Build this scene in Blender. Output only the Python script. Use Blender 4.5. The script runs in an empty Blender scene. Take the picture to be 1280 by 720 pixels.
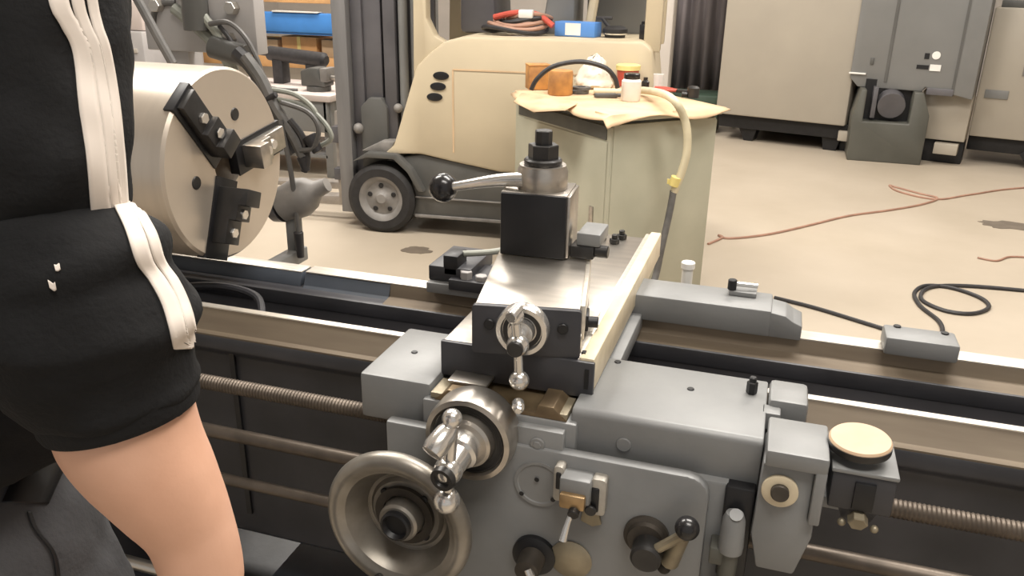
import bpy, bmesh, math, random
from mathutils import Vector, Matrix, Quaternion
random.seed(7)
SC = bpy.context.scene
COL = SC.collection
U = 0.9                      # scales whole scene and camera position about world origin (coordinates below are unscaled)
R = math.radians

# ------------------------------------------------------------------ camera
th, ps, ro = R(21.0), R(17.5), R(-1.0)
F_ = Vector((-math.sin(ps)*math.cos(th), math.cos(ps)*math.cos(th), -math.sin(th)))
R_ = Vector((math.cos(ps), math.sin(ps), 0)); D_ = F_.cross(R_)
R2 = math.cos(ro)*R_ + math.sin(ro)*D_; D2 = -math.sin(ro)*R_ + math.cos(ro)*D_
cam = bpy.data.cameras.new('camera'); camo = bpy.data.objects.new('camera', cam); COL.objects.link(camo)
cam.sensor_width = 36; cam.lens = 1040/1280*36; cam.clip_start = .02; cam.clip_end = 100
mw = Matrix((( R2.x, -D2.x, -F_.x, 0), (R2.y, -D2.y, -F_.y, 0), (R2.z, -D2.z, -F_.z, 0), (0, 0, 0, 1)))
mw.translation = Vector((0, 0, 1.65*U)); camo.matrix_world = mw
SC.camera = camo
# ------------------------------------------------------------------ world, lamps, exposure
SC.view_settings.view_transform = 'Standard'; SC.view_settings.look = 'None'
SC.view_settings.exposure = 0.0; SC.view_settings.gamma = 1; SC.view_settings.use_curve_mapping = False
SC.cycles.use_denoising = True; SC.cycles.max_bounces = 6
W = bpy.data.worlds.new('hall_air'); SC.world = W; W.use_nodes = True
W.node_tree.nodes['Background'].inputs[0].default_value = (1.0, .97, .93, 1)
W.node_tree.nodes['Background'].inputs[1].default_value = .5
def area(name, loc, sx, sy, power, aim=(0, 0, -1), color=(1, .95, .88)):
    l = bpy.data.lights.new(name, 'AREA'); l.shape = 'RECTANGLE'; l.size = sx; l.size_y = sy; l.energy = power; l.color = color
    o = bpy.data.objects.new(name, l); COL.objects.link(o); o.location = Vector(loc)*U
    o.rotation_euler = Vector(aim).to_track_quat('-Z', 'Y').to_euler(); return o
for i, (lx, ly, pw) in enumerate(((-3.4, 3.0, 200), (.6, 3.0, 190), (-3.4, 6.6, 190), (.6, 6.6, 95), (-3.4, 10.2, 80), (2.6, 9.2, 45))):
    area('hall_and_fill_lamp', (lx, ly, 4.9), 2.4, .9, pw)
area('hall_and_fill_lamp', (.9, -.2, 4.9), 2.4, .9, 105)  # added front fill that brightens the operator's arm

# ------------------------------------------------------------------ materials
def mat(name, col, rough=.5, metal=0., var=.12, scale=12., bump=.0, bscale=60., col2=None, stretch=(1, 1, 1), spec=.5, detail=5, lo=.35, hi=.7):
    m = bpy.data.materials.new(name); m.use_nodes = True
    nt = m.node_tree; b = nt.nodes['Principled BSDF']
    b.inputs['Roughness'].default_value = rough; b.inputs['Metallic'].default_value = metal
    b.inputs['Specular IOR Level'].default_value = spec
    tc = nt.nodes.new('ShaderNodeTexCoord'); mp = nt.nodes.new('ShaderNodeMapping'); mp.inputs['Scale'].default_value = stretch
    nt.links.new(tc.outputs['Object'], mp.inputs[0])
    n = nt.nodes.new('ShaderNodeTexNoise'); n.inputs['Scale'].default_value = scale; n.inputs['Detail'].default_value = detail
    nt.links.new(mp.outputs[0], n.inputs['Vector'])
    r = nt.nodes.new('ShaderNodeValToRGB')
    c2 = col2 or tuple(c*(1-var*2) for c in col)
    r.color_ramp.elements[0].position = lo; r.color_ramp.elements[1].position = hi
    r.color_ramp.elements[0].color = (*c2, 1); r.color_ramp.elements[1].color = (*col, 1)
    nt.links.new(n.outputs['Fac'], r.inputs[0]); nt.links.new(r.outputs[0], b.inputs['Base Color'])
    mr = nt.nodes.new('ShaderNodeMapRange'); mr.inputs['To Min'].default_value = min(1, rough*1.25); mr.inputs['To Max'].default_value = rough*.85
    nt.links.new(n.outputs['Fac'], mr.inputs[0]); nt.links.new(mr.outputs[0], b.inputs['Roughness'])
    if bump:
        n2 = nt.nodes.new('ShaderNodeTexNoise'); n2.inputs['Scale'].default_value = bscale; n2.inputs['Detail'].default_value = 4
        nt.links.new(mp.outputs[0], n2.inputs['Vector'])
        bp = nt.nodes.new('ShaderNodeBump'); bp.inputs['Strength'].default_value = bump; bp.inputs['Distance'].default_value = .004
        nt.links.new(n2.outputs['Fac'], bp.inputs['Height']); nt.links.new(bp.outputs[0], b.inputs['Normal'])
    return m
M = {}
M['paint'] = mat('grey_machine_paint', (.225, .228, .228), .38, var=.08, scale=9, bump=.12, bscale=45)
M['paintdark'] = mat('dark_grey_machine_paint', (.05, .05, .057), .42, var=.2, scale=7, bump=.1)
M['liner'] = mat('brightened_trough_paint', (.17, .17, .19), .4, var=.12, scale=6)  # lighter than the bed: light reaching the trough is put into the colour
M['disc'] = mat('peach_disc', (.52, .37, .245), .4, .05, var=.05, scale=30)
M['guide'] = mat('worn_pale_metal', (.46, .43, .38), .4, .3, var=.15, scale=40)
M['pgrey'] = mat('pale_grey_paint', (.42, .40, .39), .5, var=.08, scale=5)
M['paintblue'] = mat('blue_grey_machine_paint', (.085, .10, .125), .4, var=.2, scale=6)
M['steel'] = mat('ground_steel', (.56, .52, .47), .3, .9, var=.12, scale=8, stretch=(1, 6, 6))
M['steelx'] = mat('turned_steel', (.60, .53, .45), .33, .62, var=.05, scale=5, stretch=(8, 1, 1))
M['chrome'] = mat('polished_steel', (.78, .76, .73), .2, .85, var=.08, scale=20)
M['way'] = mat('worn_way_steel', (.165, .13, .09), .6, .2, var=.15, scale=8, stretch=(.6, 5, 5), col2=(.13, .10, .07))
M['waytop'] = mat('bright_way_steel', (.75, .70, .62), .3, .55, var=.1, scale=14, stretch=(1, 8, 8))
M['oily'] = mat('oily_brown_steel', (.32, .24, .14), .32, .6, var=.2, scale=14, col2=(.16, .115, .07))
M['rod'] = mat('brown_oiled_rod', (.15, .122, .098), .45, .65, var=.2, scale=18)
M['black'] = mat('black_oxide_steel', (.012, .012, .014), .42, .1, var=.2, scale=20)
M['blackmetal'] = mat('dark_blued_steel', (.055, .053, .052), .36, .5, var=.2, scale=20)
M['plastic'] = mat('black_plastic', (.018, .017, .018), .22, var=.1)
M['brass'] = mat('dull_brass', (.36, .31, .22), .42, .5, var=.15, scale=30)
M['brassplate'] = mat('worn_copper_coloured_block', (.50, .34, .18), .35, .7, var=.15, scale=40)
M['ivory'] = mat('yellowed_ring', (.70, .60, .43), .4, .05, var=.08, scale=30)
M['wheel'] = mat('cast_handwheel_metal', (.36, .335, .30), .36, .7, var=.2, scale=16, col2=(.22, .20, .17))
M['grime'] = mat('grimy_dark_metal', (.10, .085, .07), .5, .5, var=.3, scale=14)
M['concrete'] = mat('sealed_concrete', (.47, .405, .325), .42, var=.09, scale=1.3, col2=(.395, .335, .26), bump=.03, bscale=30, detail=8)
M['wall'] = mat('pale_hall_wall', (.62, .57, .52), .7, var=.05, scale=2)
M['ceil'] = mat('ceiling_sheet', (.6, .58, .55), .8, var=.05, scale=2)
M['cream'] = mat('cream_truck_paint', (.56, .475, .335), .38, var=.05, scale=3)
M['mcream'] = mat('cream_machine_paint', (.385, .345, .285), .42, var=.05, scale=2)
M['mgrey'] = mat('grey_sheet_metal', (.19, .19, .185), .4, var=.06, scale=3)
M['mgreen'] = mat('grey_green_machine_paint', (.095, .094, .08), .45, var=.1, scale=4)
M['truckgrey'] = mat('dark_truck_grey', (.10, .098, .092), .45, var=.12, scale=5)
M['mast'] = mat('mast_steel_grey', (.20, .195, .195), .4, .1, var=.12, scale=4, stretch=(4, 4, .5))
M['mastdark'] = mat('mast_channel_dark', (.115, .11, .118), .42, .05, var=.15, scale=4)
M['rubber'] = mat('black_rubber', (.022, .02, .02), .65, var=.2, scale=20)
M['rim'] = mat('grey_wheel_rim', (.24, .225, .21), .5, var=.15, scale=14)
M['cab'] = mat('green_grey_cabinet_paint', (.45, .435, .34), .45, var=.08, scale=4, col2=(.38, .37, .285))
M['cabdark'] = mat('cabinet_recess_shade', (.10, .10, .09), .6, var=.1)  # dark colour holds the shade under the cabinet top
M['card'] = mat('brown_cardboard', (.66, .47, .29), .75, var=.1, scale=8)
M['orange'] = mat('orange_box', (.62, .30, .08), .55, var=.15, scale=15, col2=(.36, .17, .06))
M['white'] = mat('white_plastic', (.78, .76, .72), .4, var=.05)
M['bag'] = mat('white_bag', (.80, .72, .60), .55, var=.08, scale=14, bump=.3, bscale=30)
M['red'] = mat('red_plastic', (.55, .09, .06), .4, var=.1)
M['yellow'] = mat('pale_yellow_label', (.78, .66, .26), .5, var=.05)
M['blue'] = mat('bright_blue', (.06, .24, .62), .42, var=.08, scale=6)
M['bluebox'] = mat('blue_printed_box', (.10, .26, .62), .45, var=.08, scale=8)
M['racko'] = mat('orange_rack_beam', (.72, .40, .17), .5, var=.12, scale=5)
M['pink'] = mat('pale_bench_top', (.60, .52, .48), .6, var=.08, scale=5)
M['hose'] = mat('grey_green_hose', (.30, .31, .27), .5, var=.12, scale=20)
M['cord'] = mat('black_cord', (.035, .033, .035), .5, var=.15, scale=30)
M['cordgrey'] = mat('grey_cord', (.13, .125, .12), .5, var=.15, scale=30)
M['creamhose'] = mat('cream_hose', (.62, .55, .38), .45, var=.08, scale=10)
M['redcord'] = mat('faded_red_cord', (.42, .24, .17), .6, var=.15, scale=10)
M['curtain'] = mat('dark_plum_curtain', (.24, .215, .225), .38, var=.2, scale=3, stretch=(3, 3, .5))
M['green'] = mat('dark_green_paint', (.05, .085, .06), .5, var=.1)
M['jacket'] = mat('black_jersey', (.016, .016, .017), .85, var=.2, scale=6, bump=.25, bscale=220, spec=.25)
M['trousers'] = mat('charcoal_trousers', (.085, .085, .09), .9, var=.2, scale=5, bump=.25, bscale=180, spec=.2)
M['stripe'] = mat('white_sleeve_stripe', (.80, .72, .65), .8, var=.04, scale=20, spec=.2)
M['skin'] = mat('skin', (.76, .46, .33), .5, var=.07, scale=10, col2=(.66, .37, .25), bump=.08, bscale=120)
M['hair'] = mat('brown_hair', (.06, .035, .02), .6, var=.3, scale=40)
M['eye'] = mat('eye_white', (.8, .78, .74), .2, var=.02)
M['stain'] = mat('oil_stain', (.16, .13, .10), .5, var=.1)
mm_ = bpy.data.materials.new('lamp_diffuser'); mm_.use_nodes = True; mm_.node_tree.nodes['Principled BSDF'].inputs['Emission Color'].default_value = (1, .95, .88, 1); mm_.node_tree.nodes['Principled BSDF'].inputs['Emission Strength'].default_value = 3; M['lamp'] = mm_
M['fork'] = mat('worn_fork_steel', (.42, .38, .34), .4, .4, var=.15)
M['tape'] = mat('yellow_tape', (.75, .62, .22), .5, var=.05)

# ------------------------------------------------------------------ mesh helpers
ORG = {}
def V(p): return Vector(p)
class MB:
    """collects shapes into one mesh; m maps local shapes into unscaled coordinates"""
    def __init__(s, m=None): s.bm = bmesh.new(); s.m = m or Matrix.Identity(4)
    def _fin(s, vs, m=None):
        mm = s.m @ m if m is not None else s.m
        for v in vs: v.co = mm @ v.co
    def box(s, x0, x1, y0, y1, z0, z1, bev=.003, seg=2, m=None):
        r = bmesh.ops.create_cube(s.bm, size=1); vs = r['verts']
        for v in vs: v.co = Vector(((x0+x1)/2+v.co.x*(x1-x0), (y0+y1)/2+v.co.y*(y1-y0), (z0+z1)/2+v.co.z*(z1-z0)))
        if bev:
            bev = min(bev, abs(x1-x0)*.45, abs(y1-y0)*.45, abs(z1-z0)*.45)
            es = list({e for v in vs for e in v.link_edges})
            rr = bmesh.ops.bevel(s.bm, geom=es, offset=bev, segments=seg, affect='EDGES', profile=.5)
            vs = list({v for f in rr['faces'] for v in f.verts} | {v for v in vs if v.is_valid})
            # all verts of this island
            vs = s._island(vs[0])
        s._fin(vs, m); return s
    def _island(s, v0):
        seen = {v0}; st = [v0]
        while st:
            v = st.pop()
            for e in v.link_edges:
                w = e.other_vert(v)
                if w not in seen: seen.add(w); st.append(w)
        return list(seen)
    def lathe(s, prof, o, axis, seg=40, m=None, closed=False):
        """prof: list of (t along axis, radius)"""
        q = Vector((0, 0, 1)).rotation_difference(Vector(axis).normalized()); rings = []; o = Vector(o); vs = []
        for t, r in prof:
            if r < 1e-6:
                v = s.bm.verts.new(o+q @ Vector((0, 0, t))); rings.append([v]); vs.append(v)
            else:
                rg = [s.bm.verts.new(o+q @ Vector((r*math.cos(2*math.pi*k/seg), r*math.sin(2*math.pi*k/seg), t))) for k in range(seg)]
                rings.append(rg); vs += rg
        if closed: rings.append(rings[0])
        for a, b in zip(rings, rings[1:]):
            for k in range(seg):
                k2 = (k+1) % seg
                f = ([a[0], b[k], b[k2]] if len(a) == 1 and len(b) > 1 else [a[k], a[k2], b[0]] if len(b) == 1 and len(a) > 1 else [a[k], a[k2], b[k2], b[k]] if len(a) > 1 else None)
                if f: 
                    try: s.bm.faces.new(f)
                    except ValueError: pass
        s._fin(vs, m); return s
    def cyl(s, p0, p1, r0, r1=None, seg=28, bev=.0015, m=None):
        r1 = r0 if r1 is None else r1; d = Vector(p1)-Vector(p0); L = d.length; b = min(bev, r0*.4, r1*.4, L*.3)
        return s.lathe([(0, 0), (0, r0-b), (b, r0), (L-b, r1), (L, r1-b), (L, 0)], p0, d, seg, m)
    def sph(s, c, r, sc=(1, 1, 1), seg=24, m=None):
        rr = bmesh.ops.create_uvsphere(s.bm, u_segments=seg, v_segments=seg//2, radius=1)
        for v in rr['verts']: v.co = Vector(c)+Vector((v.co.x*r*sc[0], v.co.y*r*sc[1], v.co.z*r*sc[2]))
        s._fin(rr['verts'], m); return s
    def prism(s, poly, axis, a0, a1, bev=.003, m=None):
        """poly in the plane across axis: x->(y,z)  y->(x,z)  z->(x,y)"""
        f = {'x': lambda p, a: (a, p[0], p[1]), 'y': lambda p, a: (p[0], a, p[1]), 'z': lambda p, a: (p[0], p[1], a)}[axis]
        A = [s.bm.verts.new(f(p, a0)) for p in poly]; B = [s.bm.verts.new(f(p, a1)) for p in poly]
        fs = [s.bm.faces.new(A), s.bm.faces.new(B[::-1])]; n = len(poly)
        for k in range(n): fs.append(s.bm.faces.new([A[k], B[k], B[(k+1) % n], A[(k+1) % n]]))
        bmesh.ops.recalc_face_normals(s.bm, faces=fs)
        vs = A+B
        if bev:
            es = list({e for v in vs for e in v.link_edges})
            bmesh.ops.bevel(s.bm, geom=es, offset=bev, segments=2, affect='EDGES', profile=.5, clamp_overlap=True)
            vs = s._island(next(v for v in s.bm.verts if v.is_valid and v.index == -1) if False else s.bm.verts[:][-1])
        s._fin(vs, m); return s
    def tube(s, pts, r, seg=10, sub=6, radii=None, m=None, caps=True):
        P = [Vector(p) for p in pts]
        if sub > 1 and len(P) > 2:
            Q = []; RR = []
            for i in range(len(P)-1):
                p0, p1, p2, p3 = P[max(i-1, 0)], P[i], P[i+1], P[min(i+2, len(P)-1)]
                for k in range(sub):
                    t = k/sub; Q.append(.5*((2*p1)+(-p0+p2)*t+(2*p0-5*p1+4*p2-p3)*t*t+(-p0+3*p1-3*p2+p3)*t**3))
                    if radii: RR.append(radii[i]*(1-t)+radii[i+1]*t)
            Q.append(P[-1]); RR.append(radii[-1] if radii else r); P = Q
            if radii: radii = RR
        rings = []; vs = []; nrm = None
        for i, p in enumerate(P):
            d = (P[min(i+1, len(P)-1)]-P[max(i-1, 0)]).normalized()
            if nrm is None: nrm = d.orthogonal().normalized()
            nrm = (nrm-d*nrm.dot(d)).normalized(); bn = d.cross(nrm)
            rr = radii[i] if radii else r
            rg = [s.bm.verts.new(p+rr*(math.cos(2*math.pi*k/seg)*nrm+math.sin(2*math.pi*k/seg)*bn)) for k in range(seg)]
            rings.append(rg); vs += rg
        for a, b in zip(rings, rings[1:]):
            for k in range(seg): s.bm.faces.new([a[k], a[(k+1) % seg], b[(k+1) % seg], b[k]])
        if caps: s.bm.faces.new(rings[0][::-1]); s.bm.faces.new(rings[-1])
        s._fin(vs, m); return s
    def grid(s, rows, m=None):
        """rows: list of equal length lists of points, one sheet"""
        VV = [[s.bm.verts.new(p) for p in r] for r in rows]
        for a, b in zip(VV, VV[1:]):
            for k in range(len(a)-1): s.bm.faces.new([a[k], a[k+1], b[k+1], b[k]])
        s._fin([v for r in VV for v in r], m); return s
    def build(s, name, mt, parent=None, label=None, angle=35, flat=False):
        bm = s.bm; bmesh.ops.recalc_face_normals(bm, faces=bm.faces[:])
        for v in bm.verts: v.co *= U
        if parent is not None: org = ORG[parent.name]
        else:
            xs = [v.co.x for v in bm.verts]; ys = [v.co.y for v in bm.verts]; zs = [v.co.z for v in bm.verts]
            org = Vector(((min(xs)+max(xs))/2, (min(ys)+max(ys))/2, min(zs)))
        for v in bm.verts: v.co -= org
        me = bpy.data.meshes.new(name); bm.to_mesh(me); bm.free()
        me.materials.append(M[mt] if isinstance(mt, str) else mt)
        if not flat:
            me.polygons.foreach_set('use_smooth', [True]*len(me.polygons)); me.set_sharp_from_angle(angle=R(angle))
        o = bpy.data.objects.new(name, me); COL.objects.link(o); ORG[o.name] = org.copy()
        if parent is not None: o.parent = parent
        else: o.location = org
        if label: o['label'] = label
        return o
def builds(mb, name, mt, parent):
    """every separate piece of mb becomes a part of its own"""
    left = set(mb.bm.verts); out = []
    while left:
        isl = mb._island(next(v for v in mb.bm.verts if v in left)); left -= set(isl); n = MB(); mp = {v: n.bm.verts.new(v.co) for v in isl}; s = set(isl)
        for f in mb.bm.faces:
            if f.verts[0] in s: n.bm.faces.new([mp[v] for v in f.verts])
        out.append(n.build(name, mt, parent))
    mb.bm.free(); return out
def tag(o, label, cat, group=None):
    o['label'] = label; o['category'] = cat; o['kind'] = 'thing'
    if group: o['group'] = group
    return o
def thing(name, label, cat, loc, group=None):
    o = bpy.data.objects.new(name, None); COL.objects.link(o); o.location = Vector(loc)*U; o.empty_display_size = .1
    ORG[o.name] = o.location.copy(); return tag(o, label, cat, group)
def struct(o): o['kind'] = 'structure'; return o
def rotz(c, a): return Matrix.Translation(Vector(c)) @ Matrix.Rotation(R(a), 4, 'Z') @ Matrix.Translation(-Vector(c))
def frame(o, a=0): return Matrix.Translation(Vector(o)) @ Matrix.Rotation(R(a), 4, 'Z')
def roundrect(x0, x1, y0, y1, r, n=5, corners=(1, 1, 1, 1)):
    out = []
    for (cx, cy, a0, on) in ((x1-r, y1-r, 0, corners[0]), (x0+r, y1-r, 90, corners[1]), (x0+r, y0+r, 180, corners[2]), (x1-r, y0+r, 270, corners[3])):
        if on: out += [(cx+r*math.cos(R(a0+90*k/n)), cy+r*math.sin(R(a0+90*k/n))) for k in range(n+1)]
        else: out.append((cx+(r if a0 in (0, 270) else -r), cy+(r if a0 in (0, 90) else -r)))
    return out

# ------------------------------------------------------------------ the hall
struct(MB().box(-9, 7, -4, 14, -.1, 0, 0).build('floor', 'concrete'))
struct(MB().box(-9, 7, 14, 14.15, 0, 5.4, 0).build('wall_back', 'wall'))
struct(MB().box(-9.15, -9, -4, 14.15, 0, 5.4, 0).build('wall_left', 'wall'))
struct(MB().box(7, 7.15, -4, 14.15, 0, 5.4, 0).build('wall_right', 'wall'))
struct(MB().box(-9.15, 7.15, -4, 14.15, 5.4, 5.5, 0).build('ceiling', 'ceil'))
def stain(c, rx, ry, seed):
    rnd = random.Random(seed); mb = MB(); n = 26; pts = []
    for k in range(n):
        a = 2*math.pi*k/n; q = 1+.18*rnd.uniform(-1, 1); pts.append((c[0]+rx*q*math.cos(a), c[1]+ry*q*math.sin(a)))
    mb.prism(pts, 'z', .0005, .003, 0); return mb
struct(stain((1.653, 6.508, 0.000), .19, .11, 1).build('floor_stain', 'stain'))
struct(stain((-2.051, 4.516, 0.000), .09, .07, 2).build('floor_stain', 'stain'))

# ------------------------------------------------------------------ the lathe
LA = thing('lathe', 'large grey engine lathe with three-jaw chuck, carriage and handwheels', 'lathe', (-.6, 1.45, 0))
X0, X1 = -1.72, 2.1
# bed
b = MB()
b.prism([(1.30, .935), (1.30, .905), (1.315, .89), (1.315, .45), (1.345, .42), (1.40, .42), (1.40, .935)], 'x', X0, X1, .004)
b.prism([(1.56, .94), (1.56, .905), (1.60, .89), (1.60, .42), (1.66, .42), (1.66, .94)], 'x', X0, X1, .004)
b.box(X0, X1, 1.40, 1.60, .70, .76, .004)
bed = b.build('bed', 'paintdark', LA, 'dark grey bed casting')
b = MB()
for xx in (-1.5, -.95, -.42, .3, .85, 1.4): b.prism([(1.40, .76), (1.40, .87), (1.44, .84), (1.56, .84), (1.60, .87), (1.60, .76)], 'x', xx-.03, xx+.03, .004)
builds(b, 'cross_web', 'paintdark', bed)
b = MB()
for xx in (-1.02, .55, 1.3): b.box(xx-.006, xx+.006, 1.309, 1.318, .5, .90, 0)
builds(b, 'joint_line', 'black', bed)
b = MB(); b.prism([(1.302, .932), (1.302, .938), (1.318, .938), (1.347, .976), (1.362, .976), (1.392, .938), (1.40, .938), (1.40, .932)], 'x', X0, X1, .001)
fw = b.build('front_way', 'way', LA, 'tan worn front guide way')
MB().box(X0, X1, 1.346, 1.363, .9755, .978, 0).build('bright_top_strip', 'waytop', fw)
b = MB(); b.prism([(1.565, .94), (1.605, .945), (1.612, .972), (1.655, .972), (1.665, .94)], 'x', -.80, X1, .001)
rw = b.build('rear_way', 'way', LA, 'tan worn rear guide way')
b = MB(); b.prism([(1.565, .92), (1.60, .945), (1.612, .970), (1.655, .970), (1.66, .92)], 'x', -1.02, -.80, .001)
b.prism([(1.60, .94), (1.612, .970), (1.655, .970), (1.66, .94)], 'x', X0, -1.03, .001)
b.build('rear_way_base', 'paintblue', LA, 'dark painted front of the rear way beside the chuck')
MB().box(X0, -1.03, 1.612, 1.655, .970, .9735, .001).box(-1.02, X1, 1.612, 1.655, .972, .9745, 0).build('bright_top_strip', 'waytop', rw)
b = MB(); b.prism([(1.604, .935), (1.600, .935), (1.588, .91), (1.555, .81), (1.545, .765), (1.604, .762)], 'x', X0, X1, .003); b.build('inner_wall', 'liner', bed)  # leaned outward to catch light, and coloured brighter than the bed casting
# lip of the gap: arched web between the ways
b = MB(); b.tube([(-1.30, 1.405, .93), (-1.27, 1.46, .952), (-1.17, 1.49, .962), (-1.06, 1.47, .958), (-1.01, 1.41, .93)], .009, 10)
b.build('gap_web', 'paintdark', bed)
# pedestals, tray
b = MB(); b.prism([(1.12, 0), (1.12, .38), (1.26, .52), (1.72, .52), (1.72, 0)], 'x', -3.0, -1.40, .01); b.build('headstock_pedestal', 'paintdark', LA)
b = MB(); b.box(.9, 1.95, 1.28, 1.70, 0, .45, .01); b.build('tail_pedestal', 'paintdark', LA)
b = MB(); b.prism([(1.20, .20), (1.20, .285), (1.34, .30), (1.78, .30), (1.78, .20)], 'x', -1.01, .92, .004); b.build('coolant_tank', 'paintblue', LA, 'blue grey tank deck under the bed')
b = MB(); b.box(-1.42, -1.0, 1.17, 1.78, .18, .22, .004); b.build('chip_tray', 'paintdark', LA)
b = MB(); b.tube([(-1.42, 1.20, .385), (-.98, 1.20, .385)], .014, 12); b.box(-1.42, -.98, 1.14, 1.165, .32, .36, .004); b.build('tray_rail', 'steel', LA, 'bright rail along the tray edge')
# headstock
b = MB(); b.prism([(1.16, .60), (1.16, 1.38), (1.24, 1.52), (1.76, 1.52), (1.82, 1.40), (1.82, .60)], 'x', -3.0, -1.80, .02); b.box(-3.0, -1.80, 1.2, 1.75, .45, .62, .01)
hs = b.build('headstock', 'paint', LA, 'grey headstock housing behind the operator')
b = MB()
for xx in (-2.7, -2.35, -2.0): b.lathe([(0, 0), (0, .05), (.03, .045), (.04, .02), (.07, .018), (.07, 0)], (xx, 1.16, 1.1), (0, -1, 0), 24)
builds(b, 'speed_dial', 'blackmetal', hs)
# chuck
CC = (-1.12, 1.5, 1.245); cr = .205
b = MB(); b.lathe([(-.66, 0), (-.66, .10), (-.42, .10), (-.42, cr-.008), (-.41, cr), (-.30, cr), (-.297, cr-.003), (-.293, cr-.003), (-.29, cr), (-.006, cr), (0, cr-.006), (0, .045), (-.10, .045), (-.10, 0)], CC, (1, 0, 0), 96)
ch = b.build('chuck', 'steelx', LA, 'large steel three-jaw chuck', angle=30)
def chm(a): return Matrix.Translation(Vector(CC)) @ Matrix.Rotation(R(a), 4, 'X')
for i, a in enumerate((128, 8, 248)):      # jaw directions, angle from +Y turning towards +Z
    m = chm(a)
    MB(m).box(-.02, .0035, .03, cr+.001, -.037, .037, .001).build('jaw_slot', 'black', ch)
    j = MB(m)
    if i == 2:
        j.prism([(-.01, .05), (.075, .05), (.075, .085), (.055, .085), (.055, .118), (.036, .118), (.036, .17), (-.01, .17)], 'z', -.025, .025, .002)
    else:
        j.prism([(-.01, .055), (.05, .055), (.05, .09), (.032, .09), (.032, .125), (.018, .125), (.018, cr-.005), (-.01, cr-.005)], 'z', -.026, .026, .002)
    jj = j.build('jaw', 'blackmetal' if i != 1 else 'steel', ch)
    jsm = MB(m).cyl((.015, .145, 0), (.042 if i == 2 else .026, .145, 0), .012, seg=6).cyl((.04, .103, 0), (.060 if i == 2 else .036, .103, 0), .012, seg=6); builds(jsm, 'jaw_screw', 'chrome', jj)
b = MB()
for a in (68, 188, 308): b.cyl((-.02, .11, 0), (.002, .11, 0), .014, seg=20, m=chm(a))
for a in (60, 150, 240, 330): b.cyl((-.30, 0, cr-.004), (-.30, 0, cr+.001), .005, m=chm(a), seg=10)
builds(b, 'mounting_screw', 'blackmetal', ch)
b = MB(); m = chm(195)
b.cyl((-.24, cr-.01, 0), (-.24, cr+.002, 0), .024, m=m); b.build('key_socket', 'black', ch)
b = MB(m); b.lathe([(0, .024), (0, .034), (.003, .034), (.003, .024)], (-.24, cr-.001, 0), (0, 1, 0), 28, closed=True); b.build('key_ring', 'steel', ch)

# lead screw and rods
b = MB(); n = 1100
prof = [(0, 0)]; L = 3.7
for k in range(n): prof += [(L*k/n, .0155 if k % 2 else .0138)]
prof.append((L, 0)); b.lathe(prof, (-1.75, 1.21, .882), (1, 0, 0), 12); b.build('lead_screw', 'rod', LA, 'long threaded lead screw')
MB().cyl((-1.75, 1.205, .775), (1.98, 1.205, .775), .0135).build('feed_rod', 'rod', LA)
MB().cyl((-1.75, 1.205, .665), (1.98, 1.205, .665), .0115).build('control_rod', 'rod', LA)
b = MB(); b.box(-1.82, -1.70, 1.16, 1.33, .62, .93, .008); b.build('rod_bracket', 'paint', LA)
b = MB(); b.box(1.95, 2.03, 1.16, 1.33, .62, .93, .008); b.build('rod_bracket', 'paint', LA)

# saddle
sad = MB()
sad.box(-.631, -.50, 1.14, 1.345, .915, 1.0, .006)
sad.prism([(1.14, .905), (1.14, .992), (1.148, 1.0), (1.345, 1.0), (1.345, .94), (1.30, .94), (1.30, .905)], 'x', -.257, .038, .004)
sad.box(-.51, -.245, 1.128, 1.40, .905, .978, .005)
sad.box(-.52, -.22, 1.30, 1.79, .95, .988, .004)
sad.box(-.70, -.45, 1.585, 1.75, .975, 1.0, .004)
saddle = sad.build('saddle', 'paint', LA, 'light grey carriage saddle')
b = MB(); b.box(-.255, .033, 1.595, 1.70, .974, 1.03, .005)
b.prism([(.02, .974), (.02, 1.028), (.06, 1.022), (.075, 1.012), (.093, 1.005), (.093, .974)], 'y', 1.598, 1.68, .003)
b.build('rear_wing', 'paint', LA, 'grey rear wing of the saddle on the back way')
wing = LA.children[-1] if False else None
b = MB(); b.box(-.055, .0, 1.655, 1.70, 1.03, 1.04, .002); rl = b.build('rear_lock_plate', 'paint', LA)
MB().cyl((-.05, 1.665, 1.04), (-.05, 1.665, 1.062), .009).build('lock_knob', 'black', rl)
MB().tube([(-.042, 1.668, 1.052), (.0, 1.675, 1.05)], .005, 8).build('lock_bar', 'chrome', rl)
MB().cyl((-.15, 1.75, .99), (-.15, 1.75, 1.045), .012).cyl((-.15, 1.75, 1.045), (-.15, 1.75, 1.06), .015).build('oil_cup', 'white', rl)
# left rear bracket with a lever
b = MB(); b.box(-.70, -.60, 1.60, 1.75, 1.0, 1.035, .004); b.box(-.645, -.53, 1.58, 1.70, .99, 1.015, .003); lb = b.build('rear_bracket', 'paintdark', LA)
MB().box(-.665, -.63, 1.60, 1.66, 1.015, 1.062, .004).build('bracket_block', 'black', lb)
MB().tube([(-.64, 1.64, 1.055), (-.58, 1.665, 1.058), (-.52, 1.70, 1.066)], .007, 10).build('bracket_lever', 'hose', lb)
builds(MB().cyl((-.61, 1.60, 1.012), (-.61, 1.60, 1.032), .014, seg=6).cyl((-.575, 1.60, 1.012), (-.575, 1.60, 1.026), .014, seg=6), 'bracket_bolt', 'pgrey', lb)
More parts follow.
